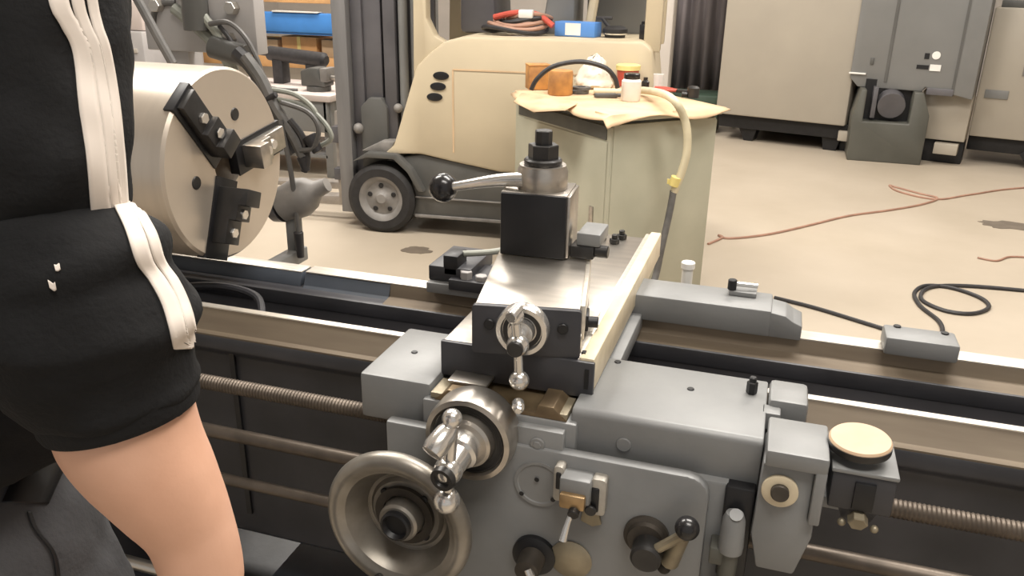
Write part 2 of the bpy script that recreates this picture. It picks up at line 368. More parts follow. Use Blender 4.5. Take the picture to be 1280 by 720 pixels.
# brass coloured dovetail way across the saddle
b = MB(); b.prism([(-.49, .978), (-.465, 1.0), (-.44, 1.0), (-.435, .985), (-.315, .985), (-.31, 1.0), (-.285, 1.0), (-.262, .978)], 'y', 1.132, 1.36, .001)
dv = b.build('cross_dovetail', 'oily', LA, 'brown oily dovetail way across the saddle')
builds(MB().box(-.497, -.44, 1.134, 1.19, .979, .99, .002).box(-.30, -.262, 1.134, 1.195, .979, .99, .002), 'wear_strip', 'brass', dv)
MB().box(-.475, -.405, 1.155, 1.195, 1.0, 1.006, .002).build('chip_wiper', 'steel', dv)
# saddle front boss, screws
b = MB(); b.prism(roundrect(-.357, -.262, .90, .968, .014, corners=(0, 0, 1, 1)), 'y', 1.112, 1.135, .003); fb = b.build('front_boss', 'paint', LA)
MB().cyl((-.303, 1.112, .942), (-.303, 1.108, .942), .012).cyl((-.303, 1.109, .942), (-.303, 1.106, .942), .007, seg=6).build('boss_screw', 'paint', fb)
MB().cyl((-.17, 1.141, .952), (-.17, 1.137, .952), .012).build('face_plug', 'paint', saddle)
b = MB(); b.cyl((.012, 1.29, 1.0), (.012, 1.29, 1.022), .009, seg=6).cyl((.012, 1.29, 1.02), (.012, 1.29, 1.03), .006); b.build('lock_bolt', 'black', saddle)
b = MB(); b.cyl((-.085, 1.27, .999), (-.085, 1.27, 1.002), .006, seg=12).cyl((-.22, 1.33, .999), (-.22, 1.33, 1.002), .006, seg=12).cyl((-.575, 1.245, .999), (-.575, 1.245, 1.002), .006, seg=12); builds(b, 'oil_hole', 'black', saddle)
# cross slide
b = MB(); b.box(-.502, -.262, 1.20, 1.36, .992, 1.055, .004); b.box(-.502, -.262, 1.36, 1.93, .992, 1.048, .004)
cs = b.build('cross_slide', 'steel', LA, 'bright steel cross slide')
MB().box(-.503, -.235, 1.194, 1.204, .992, 1.057, .003).build('end_plate', 'paintdark', cs)
b = MB(); b.box(-.262, -.236, 1.20, 1.94, 1.0, 1.062, .004); gr = b.build('guard_rail', 'ivory', LA, 'long rail along the cross slide with its highlight painted cream')  # cream colour carries the highlight on the rail's top face
MB().box(-.274, -.262, 1.22, 1.94, 1.0, 1.056, .003).build('rail_lip', 'waytop', gr)
MB().box(-.250, -.243, 1.192, 1.20, 1.01, 1.045, 0).box(-.262, -.255, 1.215, 1.225, 1.058, 1.064, 0).build('rail_slot', 'black', gr)
b = MB()
for (xx, yyy) in ((-.40, 1.84), (-.37, 1.88), (-.335, 1.86), (-.325, 1.90)): b.cyl((xx, yyy, 1.048), (xx, yyy, 1.06), .012, seg=6).cyl((xx, yyy, 1.06), (xx, yyy, 1.07), .007)
b.tube([(-.41, 1.70, 1.053), (-.385, 1.84, 1.056)], .006, 8); b.build('slide_bolt', 'blackmetal', cs)
# compound slide (swivelled)
CO = frame((-.352, 1.202, 0), 10.5)
b = MB(CO); b.box(-.086, .086, -.005, .33, 1.066, 1.140, .004); b.box(-.090, -.060, 0, .33, 1.057, 1.09, .003); b.box(.060, .090, 0, .33, 1.057, 1.09, .003)
b.cyl((0, .20, 1.045), (0, .20, 1.07), .095, seg=48)
cp = b.build('compound_slide', 'steel', LA, 'compound slide with oily steel top')
b = MB(CO); b.prism(roundrect(-.089, .089, 1.056, 1.141, .006), 'y', -.016, -.004, .003); fp = b.build('compound_end_plate', 'paintdark', cp)
builds(MB(CO).cyl((-.06, -.016, 1.11), (-.06, -.021, 1.11), .009).cyl((.06, -.016, 1.11), (.06, -.021, 1.11), .009), 'end_plate_screw', 'black', cp)
MB(CO).cyl((.088, .10, 1.075), (.115, .10, 1.075), .010, seg=12).box(.086, .098, .09, .13, 1.06, 1.09, .002).build('gib_screw', 'black', cp)
MB(CO).box(.085, .093, .02, .31, 1.075, 1.137, .002).build('gib_strip', 'waytop', cp)
# ball crank handles
def crank(mbx, hub, up, low, ru, rl, rh, rod):
    mbx.tube([up, hub, low], rod, 12, 1)
    mbx.sph(up, ru); mbx.sph(low, rl); mbx.sph(hub, rh)
cd = MB(); c0 = (-.352, 1.165, 1.112); ax = Vector((math.sin(R(10.5)), -math.cos(R(10.5)), 0))*1.0
cdir = Vector((.10, -1, .0)).normalized(); c0 = Vector((-.352, 1.186, 1.110))
cd.lathe([(0, 0), (0, .040), (.004, .043), (.022, .043), (.026, .041), (.026, .034), (.018, .032), (.018, .022), (.034, .020), (.034, .0)], c0, cdir, 48)
cdo = cd.build('compound_dial', 'chrome', LA, 'small chrome feed dial on the compound slide')
MB().lathe([(.0185, .024), (.0205, .024), (.0205, .031), (.0185, .031)], c0, cdir, 40, closed=True).build('dial_scale', 'blackmetal', cdo)
h = c0+cdir*.05
b = MB(); crank(b, h+Vector((0, 0, -.012)), h+Vector((-.004, -.004, .038)), h+Vector((.004, -.002, -.072)), .014, .0165, .018, .0075); b.cyl(c0+cdir*.02, h, .011)
b.cyl(h+Vector((.0, .004, .05)), h+Vector((-.004, -.028, .045)), .008, .0095)
b.build('ball_crank', 'chrome', cdo)
MB().cyl(h+Vector((0, -.010, -.012)), h+Vector((0.001, -.020, -.012)), .013).build('crank_cap', 'blackmetal', cdo)
# cross feed dial
d0 = Vector((-.409, 1.135, .946)); dd = Vector((-.03, -1, -.01)).normalized()
b = MB(); b.lathe([(0, 0), (0, .070), (.012, .0745), (.050, .0745), (.058, .072), (.060, .064), (.052, .060), (.050, .046), (.066, .043), (.070, .038), (.070, .0)], d0, dd, 64)
xd = b.build('cross_feed_dial', 'steel', LA, 'large ribbed cross feed dial')
b = MB()
for t, r in ((.053, .058), (.0515, .053), (.0515, .049)): b.lathe([(t, r-.0012), (t+.0015, r-.0012), (t+.0015, r+.0012), (t, r+.0012)], d0, dd, 56, closed=True)
b.lathe([(.0505, .046), (.0525, .046), (.0525, .0595), (.0505, .0595)], d0, dd, 56, closed=True)
b.build('dial_scale', 'blackmetal', xd)
hb = Vector((-.415, 1.01, .932))
b = MB(); b.lathe([(0, 0), (0, .030), (.03, .030), (.034, .024), (.075, .020), (.075, 0)], d0+dd*.06, (hb-d0-dd*.05), 32)
crank(b, hb, Vector((-.409, 1.012, 1.022)), Vector((-.417, 1.005, .880)), .0155, .0215, .023, .0105)
b.lathe([(0, 0), (0, .012), (.012, .017), (.04, .019), (.05, .016), (.053, 0)], Vector((-.411, 1.012, 1.008)), (-.020, -.05, -.034), 24)
b.build('ball_crank', 'chrome', xd)
MB().lathe([(0, 0), (0, .019), (.004, .021), (.012, .019), (.012, .013), (.007, .011), (.007, 0)], hb+Vector((0, -.014, -.002)), (-.15, -1, -.1), 24).build('crank_cap', 'blackmetal', xd)
MB().cyl((-.338, 1.115, 1.008), (-.333, 1.10, 1.008), .010).cyl((-.333, 1.10, 1.008), (-.330, 1.09, 1.008), .007, seg=6).build('dial_lock', 'chrome', xd)

# apron
b = MB(); b.box(-.572, .0, 1.125, 1.27, .52, .925, .006); ap = b.build('apron', 'paint', LA, 'grey apron hanging below the saddle')
MB().prism(roundrect(-.568, -.030, .50, .937, .035, corners=(1, 0, 0, 0)), 'y', 1.105, 1.128, .006).build('apron_cover', 'paint', ap)
b = MB(); b.lathe([(0, 0), (0, .040), (.003, .041), (.003, .036), (.0015, .034), (.0015, 0)], (-.297, 1.1055, .873), (0, -1, 0), 40); b.build('round_cover', 'paint', ap)
b = MB(); b.cyl((-.30, 1.102, .882), (-.30, 1.101, .882), .004).cyl((-.272, 1.102, .85), (-.272, 1.101, .85), .004).cyl((-.325, 1.102, .85), (-.325, 1.101, .85), .004); builds(b, 'cover_screw', 'black', ap)
# selector clamp on the apron
MB().prism(roundrect(-.268, -.252, .862, .925, .006), 'y', 1.085, 1.107, .002).build('half_nut_guide', 'guide', ap)
b = MB(); b.prism(roundrect(-.208, -.184, .850, .915, .006), 'y', 1.085, 1.107, .002)
sel = b.build('half_nut_guide', 'guide', ap)
MB().box(-.264, -.256, 1.082, 1.088, .885, .915, .002).box(-.207, -.194, 1.082, 1.088, .856, .90, .003).build('guide_slot', 'black', ap)
MB().box(-.256, -.206, 1.072, 1.106, .870, .915, .005).build('selector_block', 'paint', ap)
MB().box(-.253, -.212, 1.062, 1.075, .866, .892, .004).build('selector_face', 'brassplate', ap, 'copper coloured block')
b = MB(); b.tube([(-.230, 1.065, .868), (-.236, 1.055, .845), (-.240, 1.045, .82)], .006, 10, radii=[.004, .005, .007]); b.build('selector_lever', 'chrome', ap)
MB().cyl((-.228, 1.07, .866), (-.228, 1.055, .862), .009).cyl((-.205, 1.08, .862), (-.205, 1.074, .862), .009).build('lever_bolt', 'blackmetal', ap)
MB().prism([(-.222, .845), (-.198, .85), (-.19, .822), (-.205, .815), (-.225, .822)], 'y', 1.10, 1.106, .002).build('selector_plate', 'brass', ap)
# feed knob with black ball lever
b = MB(); b.lathe([(0, 0), (0, .036), (.01, .036), (.012, .030), (.02, .028), (.02, 0)], (-.118, 1.108, .818), (0, -1, 0), 36); b.build('knob_collar', 'grime', ap)
b = MB(); b.lathe([(0, 0), (0, .025), (.03, .024), (.034, .020), (.034, 0)], (-.112, 1.09, .807), (0, -1, 0), 32); b.build('feed_knob', 'blackmetal', ap)
b = MB(); b.tube([(-.10, 1.07, .82), (-.075, 1.068, .845), (-.058, 1.065, .863)], .008, 10); b.tube([(-.060, 1.07, .858), (-.070, 1.085, .82), (-.078, 1.095, .785)], .012, 12, radii=[.011, .014, .015]); b.build('feed_lever', 'brass', ap)
MB().sph((-.055, 1.062, .877), .0185).build('lever_ball', 'plastic', ap)
MB().sph((-.086, 1.100, .768), .011).build('pivot_screw', 'grime', ap)
b = MB(); b.lathe([(0, 0), (0, .037), (.012, .037), (.016, .028), (.016, .0)], (-.300, 1.108, .735), (0, -1, 0), 36); b.build('knob_collar', 'black', ap)
b = MB(); b.lathe([(0, 0), (0, .022), (.04, .020), (.044, 0)], (-.300, 1.095, .735), (0, -1, 0), 28); b.build('lower_feed_knob', 'grime', ap)
MB().tube([(-.297, 1.055, .742), (-.282, 1.045, .72), (-.272, 1.042, .70)], .007, 10).build('lower_feed_lever', 'chrome', ap)
b = MB(); b.lathe([(0, 0), (0, .034), (.006, .036), (.010, .030), (.010, 0)], (-.238, 1.108, .74), (0, -1, 0), 32, m=Matrix.Identity(4)); b.build('dial_plate', 'brass', ap)
# big carriage handwheel
wc = Vector((-.507, 1.02, .808)); wd = Vector((-.03, -1, .02)).normalized()
b = MB(); prof = []
rr = .128
for k in range(13):
    a = R(-150+300*k/12); prof.append((.0+.017*math.sin(a)*1.0+.004, rr-.016+.016*math.cos(a)))
prof = [(.0, rr-.030), (-.013, rr-.024)]+[(-.0+.017*math.sin(R(a))+.002, rr-.016+.016*math.cos(R(a))) for a in range(-100, 150, 20)]+[(.010, rr-.034), (-.012, rr-.045), (-.028, .072), (-.030, .066), (-.024, .060), (-.024, .036), (.004, .034), (.008, .030), (.008, 0)]
b.lathe(prof, wc, wd, 72); b.lathe([(-.028, .07), (-.034, .07), (-.034, .02), (-.034, 0)], wc, wd, 48)
hw = b.build('handwheel', 'wheel', LA, 'large dished carriage handwheel')
b = MB(); b.lathe([(.007, 0), (.007, .026), (.016, .026), (.018, .022), (.010, .018), (.010, 0)], wc, wd, 32)
qq = Vector((0, 0, 1)).rotation_difference(wd)
for k in range(4):
    a = R(45+90*k); p = wc+qq @ Vector((.05*math.cos(a), .05*math.sin(a), -.0245)); b.cyl(p, p+wd*.006, .007, seg=12)
builds(b, 'hub_fitting', 'black', hw)
MB().lathe([(.0, .038), (.010, .038), (.010, .052), (.0, .052)], wc-wd*.026, wd, 48, closed=True).build('hub_ring', 'grime', hw)
MB().cyl(wc-wd*.03, (wc-wd*.115), .024).build('wheel_shaft', 'blackmetal', hw)
b = MB(); b.lathe([(0, 0), (0, .008), (.03, .013), (.06, .015), (.075, .011), (.078, 0)], wc+Vector((-.03, -.016, -.106)), wd, 24); b.build('wheel_grip', 'plastic', hw)

# right end of the carriage: wiper block, bracket, lever
b = MB(); b.box(.04, .101, 1.255, 1.335, .965, 1.012, .008); b.box(.03, .06, 1.23, 1.26, .97, 1.0, .003); b.build('way_wiper', 'paint', LA)
b = MB(); b.box(.042, .128, 1.095, 1.20, .985, 1.012, .004); b.box(.112, .128, 1.095, 1.20, .90, .99, .003); b.box(.112, .17, 1.14, 1.20, .905, .925, .003); b.build('stop_bracket', 'paint', LA)
b = MB(); b.prism([(.040, .985), (.112, .985), (.112, .90), (.122, .895), (.122, .87), (.105, .80), (.05, .80), (.036, .86)], 'y', 1.105, 1.20, .004)
lvb = b.build('lever_bracket', 'paint', LA)
b = MB(); b.lathe([(0, .013), (0, .026), (.006, .026), (.007, .024), (.007, .013)], (.068, 1.106, .944), (0, -1, 0), 36, closed=True); b.build('ring', 'ivory', lvb, 'yellowed ring round a dark stud')
MB().cyl((.068, 1.108, .944), (.068, 1.09, .946), .013).build('stud', 'grime', lvb)
b = MB(); b.box(-.008, .036, 1.118, 1.20, .76, .925, .004); lw = b.build('lever_gap_shade', 'black', LA)  # solid block; the shade of the gap is put in as black
b = MB(); b.lathe([(0, 0), (0, .018), (.01, .019), (.055, .017), (.066, .013), (.068, 0)], (.010, 1.10, .825), (.0, .05, 1), 28); b.build('lever_grip', 'paint', lw)
MB().lathe([(0, 0), (0, .010), (.003, .010), (.003, 0)], (.012, 1.096, .892), (0, -.6, 1), 20).build('grip_cap', 'paint', lw)
MB().tube([(.01, 1.10, .83), (.008, 1.10, .77), (.0, 1.11, .70)], .014, 12).box(-.02, .012, 1.09, 1.13, .80, .83, .003).build('lever_stem', 'mgreen', lw)
# thread chasing dial
b = MB(); b.box(.136, .222, 1.115, 1.21, .925, .985, .003); b.prism([(.15, .925), (.21, .925), (.20, .90), (.16, .90)], 'y', 1.13, 1.20, .002)
td = b.build('thread_dial', 'paintdark', LA, 'thread dial indicator with round tan disc')
MB().box(.134, .224, 1.113, 1.212, .985, .992, .002).build('dial_plate', 'paint', td)
MB().box(.168, .196, 1.110, 1.118, .93, .975, .001).build('dial_groove', 'black', td)
MB().cyl((.172, 1.16, .99), (.172, 1.157, 1.016), .022).build('dial_neck', 'chrome', td)
b = MB(); b.lathe([(0, 0), (0, .040), (.003, .0435), (.010, .0435), (.013, .041), (.013, 0)], (.170, 1.155, 1.011), (-.04, -.06, 1), 48); b.build('dial_disc', 'disc', td, 'tan round dial face')
b = MB(); b.lathe([(-.002, .02), (-.002, .0435), (.009, .0445), (.009, .043), (0, .04)], (.170, 1.155, 1.011), (-.04, -.06, 1), 48, closed=True); b.build('dial_rim', 'blackmetal', td)
MB().cyl((.180, 1.12, .915), (.180, 1.105, .91), .014, seg=6).sph((.205, 1.12, .898), .006).sph((.160, 1.12, .9), .006).build('dial_screw', 'brass', td)

# tool post
tpo = frame((-.4135, 1.432, 0), 4)
b = MB(tpo); b.box(-.0625, .0625, 0, .11, 1.141, 1.262, .003); tp = b.build('tool_post', 'black', LA, 'black square quick change tool post')
MB(tpo).box(.0605, .068, .008, .105, 1.142, 1.261, .002).box(-.062, .062, .004, .108, 1.2605, 1.2635, .001).build('post_side', 'steel', tp)
b = MB(tpo); b.lathe([(0, 0), (0, .046), (.004, .048), (.036, .048), (.042, .044), (.046, .044), (.046, .0)], (.005, .056, 1.262), (0, 0, 1), 48); b.build('post_hub', 'steel', tp)
b = MB(tpo); b.lathe([(0, 0), (0, .034), (.003, .036), (.009, .036), (.012, .033), (.012, 0)], (.005, .056, 1.308), (0, 0, 1), 40); b.build('washer', 'blackmetal', tp)
MB(tpo).cyl((.005, .056, 1.318), (.005, .056, 1.346), .029, seg=6).build('clamp_nut', 'blackmetal', tp)
MB(tpo).cyl((.005, .056, 1.345), (.005, .056, 1.372), .0165, seg=8).build('stud', 'blackmetal', tp)
b = MB(); b.tube([(-.44, 1.46, 1.282), (-.49, 1.462, 1.276), (-.55, 1.468, 1.262), (-.60, 1.478, 1.248)], .01, 14, radii=[.0145, .0125, .010, .009]); lv = b.build('clamp_lever', 'chrome', tp)
MB().sph((-.612, 1.481, 1.246), .029).build('lever_ball', 'plastic', tp)
b = MB(); b.box(-.346, -.30, 1.455, 1.50, 1.141, 1.165, .003); b.cyl((-.30, 1.47, 1.155), (-.275, 1.47, 1.155), .012); b.build('tool_holder', 'blackmetal', tp)
MB().box(-.335, -.29, 1.46, 1.54, 1.165, 1.19, .003).build('holder_top', 'paint', tp)

# hose bracket and coolant pump behind the chuck
b = MB(); b.box(-1.66, -1.60, 2.02, 2.08, .0, 1.50, .004); b.box(-1.72, -1.36, 2.0, 2.05, 1.42, 1.58, .004)
hbk = b.build('hose_bracket', 'pgrey', LA)
b = MB()
for (xx, zz) in ((-1.66, 1.54), (-1.42, 1.54), (-1.44, 1.46), (-1.55, 1.51)): b.cyl((xx, 2.0, zz), (xx, 1.975, zz), .018, seg=6)
builds(b, 'bracket_bolt', 'steel', hbk)
b = MB(); b.cyl((-1.53, 1.98, 1.48), (-1.53, 1.98, 1.66), .035); b.cyl((-1.48, 1.97, 1.44), (-1.38, 1.97, 1.42), .03); b.build('valve_body', 'truckgrey', hbk)
HO = [('coolant_hose', [(-1.612, 2.000, 1.534), (-1.560, 2.000, 1.498), (-1.509, 2.000, 1.458), (-1.468, 2.000, 1.418), (-1.443, 2.000, 1.372)], .017, 'hose'), ('coolant_hose', [(-1.544, 1.980, 1.573), (-1.502, 1.980, 1.514), (-1.454, 1.980, 1.454), (-1.437, 1.980, 1.387)], .012, 'hose'),  # hose, cord, clutter and arm points below were unprojected from image pixels
      ('coolant_hose', [(-1.689, 2.000, 1.486), (-1.677, 2.000, 1.524), (-1.642, 2.000, 1.546), (-1.605, 2.000, 1.547)], .009, 'cordgrey'), ('lamp_arm', [(-1.513, 1.740, 1.579), (-1.471, 1.740, 1.500), (-1.427, 1.740, 1.419)], .011, 'cordgrey')]
for nm, pts, r, m in HO: MB().tube(pts, r, 10).build(nm, m, hbk)
b = MB(); pc = Vector((-1.299, 1.950, 1.018)); pdv = Vector((.8, .12, .40))
b.lathe([(0, 0), (0, .035), (.01, .050), (.07, .056), (.10, .046), (.125, .024), (.16, .020), (.16, 0)], pc, pdv, 36); pm = b.build('coolant_pump', 'rim', LA, 'round grey pump motor behind the chuck')
MB().lathe([(-.03, 0), (-.03, .034), (-.002, .046), (-.002, 0)], pc, pdv, 30).build('pump_cap', 'mastdark', pm)
MB().box(pc.x+.02, pc.x+.06, 1.64, 1.98, .86, .90, .004).box(pc.x+.025, pc.x+.055, 1.93, 1.97, .88, pc.z-.02, .003).build('pump_arm', 'mgrey', pm)

# ------------------------------------------------------------------ loose cables behind the chuck, box and cord
cbn = thing('cable_bundle', 'tangle of dark cords tied in a bundle hanging behind the chuck', 'cables', (-1.1, 1.95, .9))
CB = [([(-1.474, 1.960, 1.499), (-1.416, 1.960, 1.505), (-1.369, 1.960, 1.471), (-1.336, 1.960, 1.411), (-1.319, 1.960, 1.341), (-1.295, 1.960, 1.257), (-1.262, 1.960, 1.212)], .007, 'cordgrey'),
      ([(-1.391, 1.950, 1.434), (-1.342, 1.950, 1.387), (-1.309, 1.950, 1.322), (-1.273, 1.950, 1.239), (-1.230, 1.950, 1.177)], .020, 'cord'),
      ([(-1.360, 1.940, 1.424), (-1.320, 1.940, 1.372), (-1.283, 1.940, 1.299), (-1.234, 1.940, 1.226), (-1.205, 1.940, 1.168)], .016, 'cordgrey'),
      ([(-1.293, 1.950, 1.339), (-1.226, 1.950, 1.331), (-1.176, 1.950, 1.301), (-1.160, 1.950, 1.264)], .007, 'hose'), ([(-1.286, 1.950, 1.315), (-1.200, 1.950, 1.303), (-1.145, 1.950, 1.265), (-1.124, 1.950, 1.224), (-1.155, 1.950, 1.201)], .007, 'hose'),
      ([(-1.254, 1.930, 1.311), (-1.179, 1.930, 1.291), (-1.149, 1.930, 1.251), (-1.167, 1.930, 1.199), (-1.207, 1.930, 1.187)], .007, 'cordgrey'), ([(-1.452, 1.970, 1.495), (-1.421, 1.970, 1.460), (-1.410, 1.970, 1.427)], .006, 'cord'),
      ([(-1.257, 1.920, 1.266), (-1.241, 1.920, 1.169), (-1.231, 1.920, 1.064), (-1.227, 1.920, 0.937)], .007, 'cordgrey'), ([(-1.269, 1.930, 1.331), (-1.303, 1.930, 1.308), (-1.293, 1.930, 1.262), (-1.250, 1.930, 1.253)], .008, 'cord'), ([(-1.240, 1.940, 1.264), (-1.205, 1.940, 1.220), (-1.196, 1.940, 1.160), (-1.208, 1.940, 1.129)], .010, 'cord')]
for pts, r, m in CB: MB().tube(pts, r, 8).build('cable', m, cbn)
for (a, c, r) in (((-1.228, 1.920, 0.960), (-1.226, 1.920, 0.886), .014), ((-1.185, 1.940, 1.226), (-1.160, 1.940, 1.185), .020), ((-1.210, 1.940, 1.168), (-1.201, 1.940, 1.129), .016)): MB().cyl(a, c, r, r*.7, seg=14).build('plug', 'cord', cbn)
jb = thing('junction_box', 'grey flat metal box resting on the rear way', 'box', (.31, 1.62, .975))
b = MB(); b.box(.243, .372, 1.585, 1.655, .9752, 1.012, .006); jbb = b.build('body', 'paint', jb)
builds(MB().cyl((.268, 1.645, 1.012), (.268, 1.645, 1.015), .007).cyl((.352, 1.640, 1.012), (.352, 1.640, 1.015), .007), 'screw', 'black', jb)
tag(MB().tube([(0.094, 4.430, 0.010), (0.306, 4.350, 0.010), (0.577, 4.203, 0.010), (0.779, 4.102, 0.010), (0.884, 4.200, 0.010), (0.901, 4.375, 0.010), (0.836, 4.580, 0.010), (0.831, 4.778, 0.010), (0.910, 4.927, 0.010), (1.044, 4.935, 0.010), (1.166, 4.825, 0.010), (1.184, 4.684, 0.010), (1.081, 4.553, 0.010), (0.948, 4.550, 0.010), (0.856, 4.685, 0.010), (0.914, 4.887, 0.010), (1.094, 4.994, 0.010), (1.466, 5.038, 0.010), (2.274, 5.071, 0.010)], .011, 8).build('power_cord', 'cord'), 'black power cord coiled in a loop on the floor', 'cord')
tag(MB().tube([(-0.340, 5.282, 0.006), (-0.263, 5.458, 0.006), (-0.293, 5.503, 0.006), (-0.216, 5.457, 0.006), (0.023, 5.643, 0.006), (0.282, 5.962, 0.006), (0.563, 6.329, 0.006), (0.858, 6.604, 0.006), (1.110, 6.872, 0.006), (1.270, 7.139, 0.006), (1.156, 7.255, 0.006), (0.992, 7.417, 0.006), (0.946, 7.458, 0.006), (1.006, 7.252, 0.006), (1.254, 7.106, 0.006), (1.557, 7.386, 0.006), (2.091, 7.851, 0.006), (3.601, 8.727, 0.006)], .009, 6).build('extension_lead', 'redcord'), 'thin faded red extension lead straggling over the open floor', 'cord')
tag(MB().tube([(1.290, 5.604, 0.006), (1.388, 5.576, 0.006), (1.488, 5.695, 0.006), (1.620, 5.728, 0.006)], .007, 6).build('wire_end', 'redcord'), 'short loose end of reddish wire on the floor below the dark stain', 'wire')

# ------------------------------------------------------------------ forklift
FK = thing('forklift', 'cream and dark grey forklift parked behind the lathe', 'forklift', (-1.7, 5.3, 0))
fm = rotz((-2.419, 4.81, 0), 6)
b = MB(fm)
b.prism([(-2.40, .52), (-2.33, .58), (-2.165, 1.08), (-2.08, 1.16), (-1.98, 1.235), (-1.85, 1.265), (-.80, 1.27), (-.74, 1.22), (-.70, .95), (-.68, .45), (-1.63, .45), (-1.95, .50), (-2.15, .535)], 'y', 4.80, 5.75, .02)
fbod = b.build('body', 'cream', FK, 'cream truck body')
MB(fm).box(-1.935, -1.925, 4.797, 4.802, .56, 1.07, 0).box(-1.93, -.80, 4.797, 4.802, 1.065, 1.075, 0).build('panel_gap', 'card', fbod)
b = MB(fm)
for (px, pz) in ((-2.005, 1.03), (-2.025, .965), (-2.048, .90)): b.lathe([(0, 0), (0, .04), (.006, .04), (.008, .03), (.008, 0)], (0, 0, 0), (0, -1, 0), 28, m=Matrix.Translation((px, 4.80, pz)) @ Matrix.Diagonal((1.25, 1, .62, 1)))
builds(b, 'vent', 'black', fbod)
b = MB(fm); b.prism([(-2.22, .12), (-2.22, .40), (-2.30, .50), (-2.15, .53), (-1.95, .50), (-1.63, .45), (-.68, .45), (-.70, .13)], 'y', 4.82, 5.72, .01); b.build('skirt', 'truckgrey', FK, 'dark grey lower skirt')
MB(fm).box(-2.2, -.72, 4.808, 4.825, .115, .135, .003).box(-2.2, -.72, 4.808, 4.825, .245, .255, .003).build('skirt_trim', 'rim', FK)
b = MB(fm); b.prism([(-2.60, .47), (-2.50, .535), (-2.30, .535), (-2.20, .44), (-2.12, .30), (-2.16, .30), (-2.23, .42), (-2.32, .50), (-2.50, .50)], 'y', 4.76, 5.1, .006); b.build('fender', 'truckgrey', FK)
MB(fm).prism([(-2.56, .53), (-2.36, .53), (-2.33, .60), (-2.42, .60)], 'y', 4.82, 5.3, .01).build('step', 'rim', FK)
for yw in (4.77, 5.62):
    b = MB(fm); c = (-2.42, yw, .2285)
    b.lathe([(0, .15), (0, .20), (.02, .2285), (.14, .2285), (.16, .20), (.16, .15)], c, (0, 1, 0), 56, closed=True); wh = b.build('wheel', 'rubber', FK)
    b = MB(fm); b.lathe([(.01, 0), (.01, .03), (.02, .04), (.03, .06), (.035, .11), (.01, .135), (.006, .152), (.03, .155), (.15, .155), (.15, 0)], c, (0, 1, 0), 48); rm = b.build('rim', 'rim', wh)
    b = MB(fm)
    for k in range(5):
        a = R(72*k+20); b.cyl((c[0]+.085*math.cos(a), yw+.034, c[2]+.085*math.sin(a)), (c[0]+.085*math.cos(a), yw+.026, c[2]+.085*math.sin(a)), .016, seg=14)
    builds(b, 'rim_hole', 'black', rm)
for yw in (4.95, 5.45): MB(fm).lathe([(0, 0), (0, .13), (.02, .15), (.1, .15), (.12, .13), (.12, 0)], (-.95, yw, .15), (0, 1, 0), 40).build('rear_wheel', 'rubber', FK)
MB(fm).cyl((-2.42, 4.85, .2285), (-2.42, 5.7, .2285), .05).build('axle', 'truckgrey', FK)
b = MB(fm); b.box(-2.73, -2.635, 4.86, 4.95, .10, 2.35, .006); b.build('mast_post', 'mast', FK); MB(fm).box(-2.73, -2.635, 5.50, 5.59, .10, 2.35, .006).build('mast_post', 'mast', FK)
b = MB(fm); b.box(-2.635, -2.56, 4.93, 5.02, .14, 2.4, .006); b.box(-2.56, -2.44, 4.95, 5.00, .62, 2.4, .006); b.box(-2.42, -2.34, 4.93, 5.02, .55, 2.4, .006); b.box(-2.66, -2.2, 5.30, 5.36, .50, 2.4, .006); b.box(-2.635, -2.56, 5.42, 5.52, .14, 2.4, .006)
b.box(-2.64, -2.20, 5.03, 5.06, .55, 2.4, .004); b.box(-2.70, -2.56, 4.9, 5.55, 2.28, 2.36, .006); b.build('mast_channel', 'mastdark', FK, 'dark inner mast channels')
MB(fm).cyl((-2.30, 4.97, .55), (-2.30, 4.97, 2.2), .03).cyl((-2.24, 5.0, .6), (-2.24, 5.0, 2.2), .02).build('lift_cylinder', 'mgrey', FK)
b = MB(fm); b.prism([(-2.58, .40), (-2.58, .80), (-2.52, .86), (-2.44, .86), (-2.40, .80), (-2.40, .46)], 'y', 4.90, 5.0, .008); b.build('tilt_bracket', 'truckgrey', FK)
builds(MB(fm).sph((-2.33, 4.92, .80), .03).sph((-2.60, 4.90, .66), .035), 'pivot_pin', 'rim', FK)
for yw in (4.98, 5.38): 
    MB(fm).prism([(-2.74, .12), (-2.74, .75), (-2.80, .75), (-2.80, .17), (-3.75, .13), (-3.75, .11), (-2.80, .11)], 'y', yw, yw+.11, .004).build('fork', 'fork', FK)
MB(fm).box(-2.80, -2.72, 4.92, 5.55, .55, .66, .006).box(-2.80, -2.72, 4.92, 5.55, .30, .38, .006).build('fork_carriage', 'mastdark', FK)
b = MB(fm); b.prism([(-2.19, 1.0), (-2.17, 2.1), (-2.10, 2.1), (-2.10, 1.36), (-2.05, 1.26), (-1.94, 1.20), (-2.10, 1.10)], 'y', 4.82, 4.92, .01); b.build('front_guard_post', 'cream', FK)
b = MB(fm); b.prism([(-2.19, 1.0), (-2.17, 2.1), (-2.10, 2.1), (-2.10, 1.36), (-2.05, 1.26), (-1.94, 1.20), (-2.10, 1.10)], 'y', 5.62, 5.72, .01); b.build('front_guard_post', 'cream', FK)
b = MB(fm); b.box(-.80, -.70, 4.95, 5.05, 1.2, 2.1, .01); b.build('rear_guard_post', 'cream', FK); MB(fm).box(-.80, -.70, 5.55, 5.65, 1.2, 2.1, .01).build('rear_guard_post', 'cream', FK)
b = MB(fm); b.box(-2.17, -.70, 4.82, 5.72, 2.08, 2.14, .01); b.build('guard_roof', 'truckgrey', FK)
b = MB(fm); b.prism([(-1.98, 1.26), (-1.98, 1.9), (-1.78, 1.9), (-1.74, 1.26)], 'y', 5.15, 5.65, .03); b.build('dash', 'mastdark', FK)
